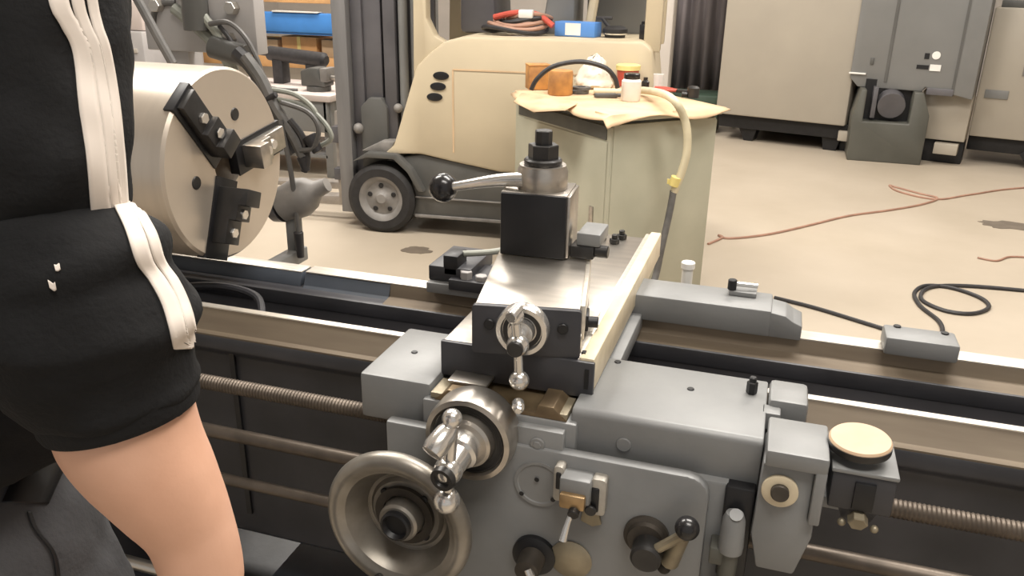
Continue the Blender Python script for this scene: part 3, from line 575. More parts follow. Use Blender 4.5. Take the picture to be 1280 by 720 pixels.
b = MB(fm); b.prism([(-1.70, 1.26), (-1.70, 1.34), (-1.45, 1.36), (-1.36, 1.95), (-1.25, 1.95), (-1.25, 1.26)], 'y', 5.2, 5.65, .03); b.build('seat', 'mgrey', FK)
b = MB(fm); b.box(-1.20, -.82, 5.4, 5.6, 1.26, 1.95, .02); b.build('rear_panel', 'mgrey', FK)
MB(fm).tube([(-1.16, 5.2, 1.27), (-1.13, 5.2, 1.5), (-1.10, 5.22, 1.7)], .03, 10).build('control_column', 'cream', FK)
hz = 1.27
rc = thing('red_cable_coil', 'coil of red cable on the forklift hood', 'cable', (fm @ Vector((-1.62, 5.05, hz))))
for k in range(5):
    pts = []
    for q in range(26):
        a = 2*math.pi*q/25; pts.append((-1.60+.02*k+(.20-.015*k)*math.cos(a), 5.05+.13*math.sin(a)+.01*k, hz+.03+.02*k+.015*math.sin(2*a+k)))
    MB(fm).tube(pts, .013, 8, 2).build('cable_loop', 'redcord' if k % 3 else 'cord', rc)
MB(fm).tube([(-1.72, 5.0, hz+.10), (-1.58, 4.97, hz+.13), (-1.45, 5.0, hz+.12), (-1.35, 4.98, hz+.06)], .018, 10).build('clamp', 'red', rc)
MB(fm).box(-1.56, -1.47, 4.94, 5.0, hz+.10, hz+.15, .01).build('white_clamp', 'white', rc)
bb = thing('blue_box', 'blue printed box with a white label on the forklift hood', 'box', (fm @ Vector((-1.21, 5.05, hz))))
m2 = fm @ rotz((-1.21, 5.05, 0), -14)
MB(m2).box(-1.34, -1.08, 5.0, 5.12, hz, hz+.085, .003).build('carton', 'bluebox', bb); MB(m2).box(-1.27, -1.17, 4.998, 5.001, hz+.008, hz+.078, 0).build('label_panel', 'white', bb)
rd = thing('round_lamp', 'black round lamp lying on the forklift hood beside the blue box', 'lamp', (fm @ Vector((-.97, 5.05, hz))))
MB(fm).lathe([(0, 0), (0, .06), (.02, .065), (.03, .075), (.05, .075), (.065, .05), (.065, 0)], (-.98, 5.05, hz), (0, 0, 1), 32).build('lamp_head', 'rubber', rd)
MB(fm).cyl((-1.02, 5.05, hz+.06), (-1.06, 5.05, hz+.11), .012).box(-1.10, -1.0, 5.04, 5.06, hz+.10, hz+.12, .004).build('lamp_bracket', 'cord', rd)
MB(fm).lathe([(.015, .062), (.018, .068), (.026, .072), (.026, .06)], (-.98, 5.05, hz), (0, 0, 1), 32, closed=True).build('lamp_ring', 'chrome', rd)
tag(MB(fm).box(-.83, -.79, 4.97, 5.03, hz, hz+.085, .006).cyl((-.81, 5.0, hz+.08), (-.81, 5.0, hz+.10), .012).build('black_bottle', 'plastic'), 'small black bottle at the rear end of the forklift hood', 'bottle')

# ------------------------------------------------------------------ tool cabinet with its clutter
cA = Vector((-.741, 3.85, 0)); cB = Vector((-.294, 4.30, 0)); cC = Vector((-1.40, 4.45, 0))
e1 = (cB-cA); w1 = e1.length; e1 = e1.normalized(); e2 = Vector((-e1.y, e1.x, 0)); 
e2 = (cC-cA).normalized(); w2 = (cC-cA).length
cm = Matrix(((e1.x, e2.x, 0, cA.x), (e1.y, e2.y, 0, cA.y), (0, 0, 1, 0), (0, 0, 0, 1)))   # local x along the right face, local y along the left face
CAB = thing('tool_cabinet', 'grey green steel cabinet with a cardboard covered top behind the tool post', 'cabinet', (cA+e1*w1/2+e2*w2/2))
b = MB(cm); b.box(0, w1, 0, w2, .04, .965, .006); b.box(.02, w1-.02, .02, w2-.02, 0, .05, .002); cbody = b.build('body', 'cab', CAB)
b = MB(cm); b.box(-.015, w1+.015, -.015, w2+.015, .990, 1.020, .005); b.build('top', 'cab', CAB)
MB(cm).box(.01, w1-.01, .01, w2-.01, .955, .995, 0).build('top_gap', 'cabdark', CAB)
MB(cm).box(-.004, .01, .03, w2-.04, .90, .965, .002).build('drawer_recess_shade', 'cabdark', CAB)  # raised dark strip; the recess's shade is put into its colour
MB(cm).box(-.006, .012, .02, w2-.03, .08, .89, .004).build('door', 'cab', CAB)
MB(cm).box(-.014, -.004, .10, .13, .45, .56, .003).build('door_handle', 'steel', CAB)
MB(cm).box(w1*.02, w1*.98, -.006, .012, .07, .975, .004).build('side_panel', 'cab', CAB)
# cardboard sheet with drooping, wavy edge
b = MB(cm)
us = [-.055, -.04, -.025, -.016]+[(w1+.03)*k/12 for k in range(13)]; vs_ = [-.06, -.045, -.03, -.016]+[(w2-.02)*k/16 for k in range(17)]
def sheet(x, y):
    zz = 1.0225+.002*math.sin(17*x+9*y)
    ox, oy = max(-.016-x, 0), max(-.016-y, 0)
    x2 = x+(.012*math.sin(23*y) if ox > 0 else 0); y2 = y+(.012*math.sin(19*x+1) if oy > 0 else 0)
    return (x2, y2, zz-ox*(.5+.4*math.sin(11*y))-oy*(.5+.4*math.sin(13*x+2)))
b.grid([[sheet(x, y) for x in us] for y in vs_])
sh = b.build('cardboard_sheet', 'card'); sol = sh.modifiers.new('t', 'SOLIDIFY'); sol.thickness = .004; sol.offset = 1
tag(sh, 'brown cardboard sheet with ragged edge covering the cabinet top', 'cardboard')
fl = MB(); fl.grid([[(lambda p: p)(q) for q in row] for row in ([(-1.310, 4.263, 1.036), (-1.124, 4.188, 1.036), (-0.950, 4.031, 1.036)], [(-1.322, 4.219, 1.012), (-1.087, 4.058, 1.012), (-0.990, 3.938, 1.012)], [(-1.344, 4.235, 0.992), (-1.147, 3.953, 0.992), (-1.044, 4.025, 0.992)])])
flo = fl.build('cardboard_flap', 'card'); sol = flo.modifiers.new('t', 'SOLIDIFY'); sol.thickness = .004; tag(flo, 'loose torn cardboard flap hanging over the cabinet edge below the orange boxes', 'cardboard')
T0 = .998
def onc(px, py): pass
p1 = (-1.300, 4.530, 1.029); p2 = (-1.128, 4.368, 1.029)
tag(MB(frame(p1, 30)).box(-.06, .06, -.05, .05, 0, .13, .006).box(-.062, .062, -.052, .052, .125, .135, .004).build('carton', 'orange'), 'brown orange carton nearest the left edge of the cabinet top', 'box', None)
o2 = MB(frame(p2, 20)); o2.lathe([(0, 0), (0, .062), (.006, .066), (.115, .066), (.125, .062), (.125, 0)], (0, 0, 0), (0, 0, 1), 28); tc = o2.build('tin', 'orange'); tag(tc, 'round orange brown tin beside the carton on the cabinet top', 'tin')
pb = (-1.031, 4.729, 1.029)
rnd = random.Random(3); b = MB(frame((pb[0], pb[1], 0))); prof = [(0, 0), (0, .085)]
for k in range(1, 12): prof.append((.185*k/12, .098*(1-(k/12)**1.7)+.012))
b.lathe(prof+[(.19, 0)], (0, 0, 1.0285), (.08, 0, 1), 22)
for v in b.bm.verts:
    if v.co.z > 1.03: v.co += Vector((rnd.uniform(-1, 1), rnd.uniform(-1, 1), rnd.uniform(-1, 1)))*.011; v.co.z = max(v.co.z, 1.0285)
tag(b.build('cloth_bag', 'bag', angle=60), 'crumpled white cloth bag heaped on the cabinet top', 'bag')
pt = (-0.863, 4.883, 1.029)
ct = thing('red_tub', 'red tub with a pale yellow lid behind the white jar', 'tub', pt)
MB(frame(pt)).lathe([(0, 0), (0, .055), (.10, .065), (.10, 0)], (0, 0, 0), (0, 0, 1), 28).build('body', 'red', ct); MB(frame(pt)).lathe([(.09, 0), (.09, .07), (.115, .07), (.12, .06), (.12, 0)], (0, 0, 0), (0, 0, 1), 28).build('lid', 'yellow', ct)
pj = (-0.737, 4.294, 1.029)
jr = thing('white_jar', 'white plastic jar with a black cap near the front of the cabinet top', 'jar', pj)
MB(frame(pj)).lathe([(0, 0), (0, .045), (.01, .05), (.10, .05), (.112, .038), (.112, 0)], (0, 0, 0), (0, 0, 1), 32).build('body', 'white', jr); MB(frame(pj)).lathe([(.108, 0), (.108, .039), (.112, .041), (.134, .041), (.138, .036), (.138, 0)], (0, 0, 0), (0, 0, 1), 32).build('cap', 'plastic', jr)
pu = (-0.672, 4.785, 1.029)
tag(MB(frame(pu)).lathe([(0, 0), (0, .024), (.085, .030), (.085, .026), (.005, .021), (.005, 0)], (0, 0, 0), (0, 0, 1), 24).build('plastic_cup', 'white'), 'small translucent white cup standing right of the white jar', 'cup')
pd = (-0.728, 4.688, 1.029)
tag(MB(frame(pd)).lathe([(0, 0), (0, .022), (.05, .022), (.06, .012), (.075, .012), (.075, 0)], (0, 0, 0), (0, 0, 1), 20).build('small_bottle', 'plastic'), 'small dark bottle between the white jar and the cup', 'bottle')
pl = (-0.550, 4.666, 1.029)
pr_ = thing('pliers', 'red handled pliers lying at the right end of the cabinet top', 'pliers', pl)
ml = frame(pl, -12)
for s in (1, -1): MB(ml).tube([(-.14, .035*s, .014), (-.08, .04*s, .016), (0, .004*s, .016)], .010, 10, radii=[.012, .011, .008]).build('grip', 'red', pr_)
MB(ml).prism([(0, -.016), (.03, -.018), (.09, -.006), (.09, .006), (.03, .018), (0, .016)], 'z', .008, .024, .003).build('jaw', 'blackmetal', pr_)
tag(MB(frame((-0.450, 4.547, 1.029), 10)).lathe([(0, 0), (0, .03), (.05, .032), (.06, .02), (.06, 0)], (0, 0, 0), (0, 0, 1), 20).cyl((-.06, 0, .015), (-.03, 0, .015), .014).build('socket', 'blackmetal'), 'dark round steel socket at the right corner of the cabinet top', 'socket')
tag(MB(frame((-0.851, 4.365, 1.029), 25)).box(-.09, .03, -.02, .02, 0, .022, .006).cyl((.03, 0, .012), (.10, 0, .012), .010).build('file_tool', 'truckgrey'), 'dark hand tool lying left of the white jar', 'tool')
tag(MB(frame((-1.056, 4.468, 1.029), -10)).lathe([(0, .03), (0, .06), (.018, .062), (.022, .05), (.02, .03)], (0, 0, 0), (0, 0, 1), 28, closed=True).lathe([(.02, .025), (.02, .05), (.034, .05), (.034, .025)], (.02, 0, 0), (0, 0, 1), 28, closed=True).build('wire_coil', 'cordgrey'), 'flat coil of grey wire in front of the white bag', 'coil')
tag(MB().tube([(-1.224, 4.150, 1.075), (-1.192, 4.150, 1.133), (-1.113, 4.160, 1.195), (-0.983, 4.180, 1.222), (-0.868, 4.220, 1.197), (-0.816, 4.240, 1.147), (-0.799, 4.250, 1.095)], .012, 8).build('cable', 'cord'), 'black cable arching over the boxes and bag on the cabinet', 'cable')
ah = thing('air_hose', 'cream air hose drooping from the cabinet top to the floor', 'hose', (-0.446, 3.860, 0.324))
MB().tube([(-0.965, 4.449, 1.045), (-0.827, 4.479, 1.045), (-0.697, 4.485, 1.060), (-0.499, 4.000, 1.098), (-0.421, 3.980, 1.002), (-0.397, 3.970, 0.873), (-0.412, 3.960, 0.759), (-0.440, 3.950, 0.661)], .019, 12).build('hose', 'creamhose', ah)
MB().tube([(-0.441, 3.950, 0.669), (-0.451, 3.930, 0.546), (-0.469, 3.900, 0.391), (-0.488, 3.880, 0.229), (-0.520, 3.700, 0.103), (-0.579, 3.437, 0.020), (-0.821, 3.350, 0.020)], .017, 12).build('lower_hose', 'cordgrey', ah)
MB().cyl((-0.432, 3.950, 0.736), (-0.443, 3.950, 0.692), .026).box(*[c for p in zip((-0.475, 3.945, 0.722), (-0.444, 3.955, 0.699)) for c in sorted(p)], 0).build('tape', 'tape', ah)

# ------------------------------------------------------------------ machining centre, electrical cabinet, curtain
mm = rotz((.97, 8.45, 0), -14)
MC = thing('machining_center', 'large cream and grey machining centre with grey column at the back of the hall', 'machine', (.4, 9.2, 0))
b = MB(mm); b.box(-.74, .56, 8.62, 10.2, .27, 2.5, .02); b.build('enclosure', 'mcream', MC, 'cream enclosure panel')
b = MB(mm); b.box(-.72, .58, 8.70, 10.1, .13, .28, .01); b.prism([(-.45, .0), (-.52, .14), (-.32, .14), (-.36, .0)], 'y', 8.75, 8.9, .004); b.prism([(.36, 0), (.33, .14), (.52, .14), (.48, 0)], 'y', 8.75, 8.9, .004); b.box(-.5, .5, 9.6, 9.9, 0, .14, .004); b.build('base', 'black', MC)
b = MB(); b.prism([(.655, 0), (.64, .40), (.69, .66), (.74, .66), (.74, .37), (1.14, .37), (1.14, .66), (1.22, .66), (1.30, .45), (1.30, 0)], 'y', 8.45, 9.0, .012); colm = b.build('column', 'mgreen', MC, 'grey green cast column')
b = MB(); b.box(.73, 1.15, 8.62, 8.70, .36, .74, 0); b.build('column_recess', 'black', colm); MB().cyl((.97, 8.63, .55), (.97, 8.5, .52), .12, seg=24).box(.80, .84, 8.5, 8.62, .4, .68, .004).build('spindle_cover', 'mastdark', colm)
b = MB(mm); b.prism([(.54, .74), (.62, .66), (1.18, .66), (1.20, .70), (1.60, .62), (1.60, 2.5), (.54, 2.5)], 'y', 8.58, 9.0, .012); hd = b.build('hood', 'mgrey', MC, 'grey sheet metal hood')
MB(mm).box(.845, .87, 8.572, 8.582, .72, 2.4, 0).build('door_seam', 'truckgrey', hd)
MB(mm).box(1.42, 1.44, 8.572, 8.582, .66, 2.4, 0).build('hood_seam', 'truckgrey', hd)
MB(mm).box(1.22, 1.44, 8.565, 8.60, .64, .70, .004).build('rail', 'mastdark', hd)
builds(MB(mm).box(1.10, 1.20, 8.574, 8.58, .86, .895, 0).box(1.15, 1.19, 8.574, 8.58, .95, 1.0, 0), 'dark_sticker', 'black', hd)
builds(MB(mm).cyl((1.245, 8.58, .985), (1.245, 8.572, .985), .035).box(1.21, 1.30, 8.572, 8.58, .85, .905, 0), 'white_sticker', 'white', hd)
MB(mm).box(.70, .73, 8.57, 8.58, .87, .93, .002).build('latch', 'truckgrey', hd); MB(mm).box(.53, .68, 8.56, 8.58, .775, .79, .002).build('handle', 'white', hd)
b = MB(mm); b.box(1.18, 1.60, 8.72, 9.0, .22, .66, .01); b.build('lower_cover', 'mcream', MC); MB(mm).box(.5, 1.6, 8.8, 9.0, .0, .22, .01).build('machine_foot', 'black', MC)
builds(MB(mm).box(.50, .64, 8.66, 8.8, .12, .22, .006).box(1.36, 1.56, 8.66, 8.8, .10, .20, .006), 'foot_block', 'mcream', MC)
EC = thing('electrical_cabinet', 'cream electrical cabinet with grey vents at the right of the grey machine', 'cabinet', (2.2, 8.9, 0))
em = rotz((1.70, 8.72, 0), -14)
b = MB(em); b.box(1.70, 3.1, 8.72, 9.6, .26, 1.40, .015); b.build('body', 'mcream', EC)
MB(em).box(1.70, 3.0, 8.80, 9.5, .12, .27, .01).prism([(2.18, .16), (2.14, .13), (2.24, -.0), (2.34, .0), (2.42, .16)], 'y', 8.78, 8.95, .004).prism([(2.8, .16), (2.8, 0), (2.95, .0), (2.98, .16)], 'y', 9.3, 9.45, .004).build('base', 'black', EC)
b = MB(em); b.box(2.02, 2.40, 8.712, 8.722, .83, 1.14, .002); 
vt = b.build('vent', 'rim', EC); b = MB(em)
for k in range(9): b.box(2.03, 2.39, 8.704, 8.714, .845+.032*k, .862+.032*k, .002)
b.box(1.76, 1.95, 8.708, 8.722, .615, .69, .003); b.build('louver', 'mgrey', EC)
MB(em).box(1.74, 1.92, 8.8, 9.0, 1.40, 1.46, .005).build('top_box', 'truckgrey', EC)
# curtain: folded sheet with thickness
b = MB(); rows = []
for j in range(2):
    rows.append([(-1.55+1.0*i/60, 10.0+.035*math.sin(i*.75)+.02*math.sin(i*.31), .36+2.2*j) for i in range(61)])
b.grid(rows); cu = b.build('welding_curtain', 'curtain', angle=60); s_ = cu.modifiers.new('t', 'SOLIDIFY'); s_.thickness = .008
tag(cu, 'dark plum welding curtain hanging between the forklift and the cream machine', 'curtain')
cfr = thing('curtain_frame', 'steel frame carrying the dark curtain', 'frame', (-1.0, 10.06, 0))
MB().box(-1.62, -.50, 10.07, 10.12, 2.55, 2.62, .004).build('top_rail', 'mgrey', cfr)
for xx in (-1.64, -.53): MB().box(xx, xx+.05, 10.08, 10.13, 0, 2.6, .004).build('upright', 'mgrey', cfr)
pc_ = thing('green_skid', 'low dark green steel skid in front of the dark curtain', 'skid', (-.9, 9.6, 0))
MB().box(-1.5, -.58, 9.35, 9.85, .26, .40, .01).build('deck', 'green', pc_)
for xx in (-1.4, -.75): MB().box(xx, xx+.1, 9.38, 9.82, 0, .27, .006).build('runner', 'green', pc_)
struct(MB().box(-1.42, -1.16, 9.0, 9.25, 0, 5.4, .02).build('pillar', 'wall'))

# ------------------------------------------------------------------ bench and rack on the far left
RK = thing('pallet_rack', 'orange pallet rack against the back left with boxes on it', 'rack', (-5.0, 8.4, 0))
for xx in (-7.2, -3.85): 
    MB().box(xx, xx+.1, 8.0, 8.1, 0, 2.6, .006).box(xx, xx+.1, 8.9, 9.0, 0, 2.6, .006).build('upright', 'mgrey', RK)
for zz in (.62, 1.28, 2.1):
    MB().box(-7.1, -3.85, 8.0, 8.06, zz, zz+.12, .006).build('beam', 'racko', RK); MB().box(-7.1, -3.85, 8.94, 9.0, zz, zz+.12, .006).build('beam', 'racko', RK)
    MB().box(-7.1, -3.85, 8.06, 8.94, zz+.09, zz+.115, .002).build('shelf', 'card', RK)
tag(MB().box(-5.95, -4.25, 7.90, 7.98, .99, 1.19, .02).box(-5.95, -4.25, 7.93, 8.3, .97, .99, .003).build('blue_bin', 'blue'), 'long bright blue bin on the rack shelf', 'bin')
sb = thing('paper_stack', 'white paper sheets lying on the edge of the blue bin', 'paper', (-4.9, 7.92, 1.19))
MB().prism([(-5.15, 1.191), (-4.62, 1.191), (-4.60, 1.20), (-5.15, 1.205)], 'y', 7.88, 7.99, .002).build('sheet', 'white', sb)
for i, (xx, ww, hh, m, lb) in enumerate(((-5.75, .5, .16, 'card', 'brown carton at the left end under the blue bin'), (-5.2, .42, .20, 'racko', 'orange carton in the middle under the blue bin'), (-4.72, .34, .18, 'card', 'small brown carton at the right end under the blue bin'), (-5.5, .6, .3, 'racko', 'orange carton on the shelf above the blue bin'), (-4.85, .4, .28, 'card', 'brown carton on the shelf above the blue bin'))):
    z0 = .735 if i < 3 else 1.395
    k = thing('carton', lb, 'box', (xx+ww/2, 8.3, z0), 'cartons on the rack')
    MB().box(xx, xx+ww, 8.1, 8.5, z0, z0+hh, .006).build('body', m, k); MB().box(xx+ww*.45, xx+ww*.55, 8.097, 8.1, z0, z0+hh, 0).box(xx+ww*.45, xx+ww*.55, 8.1, 8.5, z0+hh, z0+hh+.002, 0).build('tape', 'yellow', k)
BN = thing('workbench', 'pale topped workbench behind the chuck', 'bench', (-4.6, 6.3, 0))
MB().box(-5.9, -3.42, 5.95, 6.75, .63, .68, .006).build('bench_top', 'pink', BN, 'pale bench top')
MB().box(-5.85, -3.47, 5.97, 6.02, .38, .63, .006).box(-3.50, -3.46, 5.97, 6.7, .38, .63, .004).build('apron_panel', 'mgrey', BN)
for xx in (-5.85, -3.52):
    for yy_ in (6.0, 6.65): MB().box(xx, xx+.07, yy_, yy_+.07, 0, .64, .004).build('leg', 'mgrey', BN)
MB().box(-5.8, -3.5, 6.0, 6.7, .16, .19, .004).build('lower_shelf', 'mgrey', BN)
vs = thing('bench_vise', 'grey bench vise at the right end of the workbench', 'vise', (-3.66, 6.15, .68))
MB().cyl((-3.66, 6.2, .68), (-3.66, 6.2, .72), .10).prism([(-3.78, .72), (-3.78, .84), (-3.70, .87), (-3.62, .87), (-3.60, .78), (-3.56, .76), (-3.56, .72)], 'y', 6.12, 6.28, .012).build('body', 'truckgrey', vs)
MB().box(-3.60, -3.54, 6.12, 6.28, .76, .87, .008).build('moving_jaw', 'rim', vs)
MB().cyl((-3.54, 6.2, .79), (-3.42, 6.2, .79), .022).cyl((-3.44, 6.2, .70), (-3.44, 6.2, .88), .009).build('screw_handle', 'steel', vs)
tag(MB().cyl((-4.32, 6.5, .93), (-3.70, 6.42, .90), .062, bev=.03).cyl((-4.40, 6.51, .935), (-4.32, 6.5, .93), .03).box(-4.25, -4.15, 6.44, 6.56, .68, .88, .006).box(-3.90, -3.80, 6.40, 6.52, .68, .86, .006).build('dark_roll', 'cord'), 'dark round roller lying on two blocks over the workbench', 'roller')
tag(MB().tube([(-4.25, 6.1, .688), (-4.05, 6.12, .69), (-3.95, 6.05, .695), (-3.80, 6.1, .69)], .012, 8).box(-3.98, -3.90, 6.04, 6.10, .68, .70, .004).build('hand_tool', 'cordgrey'), 'dark hand tool with thin shaft lying left of the bench vise', 'tool')
gm = thing('grey_machine', 'pale grey machine housing far left behind the headstock', 'machine', (-6.4, 7.2, 0))
MB().box(-6.9, -5.98, 6.9, 7.8, 0, 1.02, .02).build('housing', 'pgrey', gm); MB().box(-6.85, -6.0, 6.95, 7.7, 1.02, 1.30, .03).build('cover', 'pink', gm)
MB().box(-6.3, -6.05, 6.88, 6.9, .82, .86, .003).build('trim_strip', 'waytop', gm)

# ------------------------------------------------------------------ ceiling lamps (the hall's own light; last fitting added for the front fill)
for i, (lx, ly) in enumerate(((-3.4, 3.0), (.6, 3.0), (-3.4, 6.6), (.6, 6.6), (-3.4, 10.2), (2.6, 9.2), (.9, -.2))):
    c = thing('ceiling_light', 'long hall ceiling light fitting', 'light', (lx, ly, 4.95), 'ceiling lights of the hall')
    MB().box(lx-1.25, lx+1.25, ly-.5, ly+.5, 4.98, 5.06, .01).build('housing', 'white', c)
    MB().box(lx-1.2, lx+1.2, ly-.45, ly+.45, 4.962, 4.985, .004).build('diffuser', 'lamp', c)
    for sx in (-1, 1): MB().cyl((lx+sx, ly, 5.05), (lx+sx, ly, 5.4), .012).build('hanger', 'steel', c)

# ------------------------------------------------------------------ the operator
OP = thing('person', 'person in a black jacket with white sleeve stripes, reaching down in front of the lathe', 'person', (-.78, .50, 0))
SH = Vector((-0.527, 0.514, 1.708)); UA = Vector((-0.505, 0.487, 1.624)); EL = Vector((-0.480, 0.447, 1.462)); FA = Vector((-0.472, 0.450, 1.393)); CU = Vector((-0.451, 0.446, 1.312)); F2 = Vector((-0.430, 0.450, 1.264)); F3 = Vector((-0.414, 0.455, 1.222)); WR = Vector((-0.406, 0.455, 1.174)); HA = Vector((-0.395, 0.458, 1.118))
def voxel(mb, name, mt, parent, vox, smooth=4, label=None, disp=None):
    o = mb.build(name, mt, parent, label)
    r = o.modifiers.new('r', 'REMESH'); r.mode = 'VOXEL'; r.voxel_size = vox*U
    s = o.modifiers.new('s', 'SMOOTH'); s.iterations = smooth; s.factor = .5
    if disp:
        tx = bpy.data.textures.new(name+'_folds', 'CLOUDS'); tx.noise_scale = disp[1]; tx.noise_depth = 1
        d = o.modifiers.new('d', 'DISPLACE'); d.texture = tx; d.strength = disp[0]; d.mid_level = .5; d.texture_coords = 'LOCAL'
    dg = bpy.context.evaluated_depsgraph_get(); me = bpy.data.meshes.new_from_object(o.evaluated_get(dg)); o.modifiers.clear(); o.data = me
    me.polygons.foreach_set('use_smooth', [True]*len(me.polygons)); return o
def limb(mb, pts, rad, seg=20, sub=5):
    mb.tube(pts, 0, seg, sub, radii=rad); mb.sph(pts[0], rad[0], seg=16); mb.sph(pts[-1], rad[-1], seg=16)
nx_, ny_ = -.755, .47                     # spine
LSH = Vector((-.98, .50, 1.70)); LEL = Vector((-1.06, .60, 1.40)); LWR = Vector((-1.02, .84, 1.30))
body = MB()
limb(body, [SH, UA, EL], [.052, .046, .040]); limb(body, [EL, FA, CU, F2, F3, WR], [.046, .050, .0535, .0450, .0355, .0325])
limb(body, [LSH, LEL], [.052, .042]); limb(body, [LEL, LEL.lerp(LWR, .4), LWR], [.044, .046, .031])
limb(body, [(nx_, ny_, 1.06), (nx_, ny_-.01, 1.3), (nx_, ny_, 1.6), (nx_, ny_+.02, 1.74)], [.13, .125, .14, .08])
limb(body, [(nx_, ny_+.02, 1.72), (nx_, ny_+.05, 1.90)], [.064, .06]); limb(body, [LSH, (nx_, ny_+.02, 1.74), SH], [.06, .08, .06])
hd_ = Vector((nx_, ny_+.075, 1.985)); body.sph(hd_, .125, (.66, .82, 1.0), 28); body.sph(hd_+Vector((0, .04, -.05)), .075, (.78, .85, .95), 20)
body.sph(hd_+Vector((0, .108, -.02)), .018, (.8, 1.1, 1.2), 14); body.tube([hd_+Vector((0, .098, .02)), hd_+Vector((0, .116, -.02))], .009, 8, 1)
for s in (-1, 1):
    body.sph(hd_+Vector((.084*s, -.005, -.012)), .026, (.35, .7, 1.2), 14)
    body.sph(hd_+Vector((.034*s, .092, .012)), .018, (1.2, .5, .5), 12)
body.sph(hd_+Vector((0, .098, -.066)), .024, (1.2, .5, .35), 14); body.sph(hd_+Vector((0, .085, -.105)), .03, (1, .8, .7), 14)
def hand(mb, wr, d, palm_n, side, curl):
    """wrist, direction to the knuckles, palm normal, thumb side"""
    d = d.normalized(); side = (side-d*side.dot(d)).normalized(); palm_n = d.cross(side)*(1 if palm_n.dot(d.cross(side)) > 0 else -1)
    kn = [wr+d*.098+side*(.030-.0205*k) for k in range(4)]
    for k in range(4): limb(mb, [wr+d*.012+side*(.012-.008*k), wr+d*.055+side*(.024-.0165*k), kn[k]], [.020, .0165, .0125], 12, 3)
    for k, L in enumerate((.078, .088, .082, .064)):
        p = kn[k]; pts = [p]; a = .15
        for q, fr in enumerate((.45, .32, .25)):
            a += curl[q]; p = p+(d*math.cos(a)+palm_n*math.sin(a))*L*fr; pts.append(p)
        limb(mb, pts, [.0115, .0105, .0098, .0085], 10, 2)
    t0 = wr+d*.03+side*.026; t1 = t0+(side*.7+d*.6+palm_n*.25).normalized()*.045; t2 = t1+(side*.25+d*.9+palm_n*.35).normalized()*.036; t3 = t2+(d+palm_n*.5).normalized()*.028
    limb(mb, [t0, t1, t2, t3], [.016, .0135, .0118, .009], 12, 2)
hand(body, WR, HA-WR, Vector((-.6, .3, -.3)), Vector((-.7, .6, .1)), (.25, .45, .35))
hand(body, LWR, LWR-LEL, Vector((.2, 0, -1)), Vector((1, .1, 0)), (.25, .4, .3))
for s in (-1, 1): limb(body, [(nx_+.095*s, ny_, 1.06), (nx_+.105*s, ny_+.02, .58), (nx_+.11*s, ny_-.01, .11)], [.095, .062, .042])
bo = voxel(body, 'body', 'skin', OP, .0052, 5)
# eyes, hair, mouth
for s in (-1, 1):
    e = MB(); e.sph(hd_+Vector((.034*s, .096, .012)), .0105, seg=16); eo = e.build('eye', 'eye', OP); MB().sph(hd_+Vector((.034*s, .1045, .012)), .0042, seg=12).build('iris', 'hair', eo)
MB().sph(hd_+Vector((0, .1095, -.066)), .017, (1.2, .25, .3), 14).build('lips', 'redcord', OP)
h_ = MB(); h_.sph(hd_+Vector((0, -.018, .035)), .123, (.72, .83, .86), 28); h_.sph(hd_+Vector((0, -.04, -.02)), .10, (.80, .80, .9), 24); voxel(h_, 'hair', 'hair', OP, .008, 2, disp=(.012, .02))
# jacket
jk = MB()
limb(jk, [SH, UA, Vector((-0.494, 0.466, 1.555)), Vector((-0.487, 0.453, 1.504))], [.073, .0615, .057, .053])
fs = MB(); limb(fs, [Vector((-0.473, 0.443, 1.436)), Vector((-0.471, 0.443, 1.407)), Vector((-0.468, 0.444, 1.379)), Vector((-0.461, 0.447, 1.353)), Vector((-0.458, 0.449, 1.335))], [.067, .0775, .075, .0655, .0575], 28)
fd = (CU-EL).normalized()
for (c, r, t, tw) in ((Vector((-0.474, 0.446, 1.439)), .052, .020, .25), (Vector((-0.471, 0.445, 1.403)), .068, .013, -.3), (Vector((-0.465, 0.446, 1.370)), .0635, .011, .3), (Vector((-0.460, 0.447, 1.346)), .058, .008, -.2)):
    ax_ = (fd+Vector((tw*.5, 0, tw))).normalized(); fs.lathe([(t*math.sin(R(a)), r+t*math.cos(R(a))) for a in range(0, 360, 30)], c, ax_, 36, closed=True)
limb(jk, [LSH, LEL], [.075, .064]); limb(jk, [LEL, LEL.lerp(LWR, .5), LWR-(LWR-LEL).normalized()*.03], [.066, .062, .048])
jk.lathe([(0, 0), (0, .96), (.05, 1.0), (.15, .98), (.30, 1.10), (.43, 1.14), (.51, 1.0), (.57, .7), (.59, 0)], (0, 0, 0), (0, 0, 1), 48, m=Matrix.Translation((nx_, ny_+.005, 1.235)) @ Matrix.Diagonal((.196, .138, 1, 1)))
limb(jk, [LSH, (nx_, ny_+.01, 1.76), SH], [.078, .10, .078]); limb(jk, [(nx_, ny_+.02, 1.72), (nx_, ny_+.035, 1.82)], [.09, .082])
jo = voxel(jk, 'jacket', 'jacket', OP, .005, 5, 'black jersey jacket', disp=(.012, .05))
MB().lathe([(-.035, .057), (-.034, .0595), (-.02, .0605), (.006, .0595), (.011, .0575), (.009, .055), (-.035, .055)], CU-fd*.024, fd, 64, closed=True).build('cuff', 'jacket', jo)
from mathutils.bvhtree import BVHTree
EYE = Vector((0, 0, 1.65))  # camera position; strip points taken from image pixels are cast from here
def tree_of(o):
    me = o.data; og = ORG[OP.name]
    return BVHTree.FromPolygons([(v.co+og)/U for v in me.vertices], [tuple(p.vertices) for p in me.polygons])
fo = voxel(fs, 'forearm_sleeve', 'jacket', jo, .0045, 4, disp=(.008, .05))
ft = None
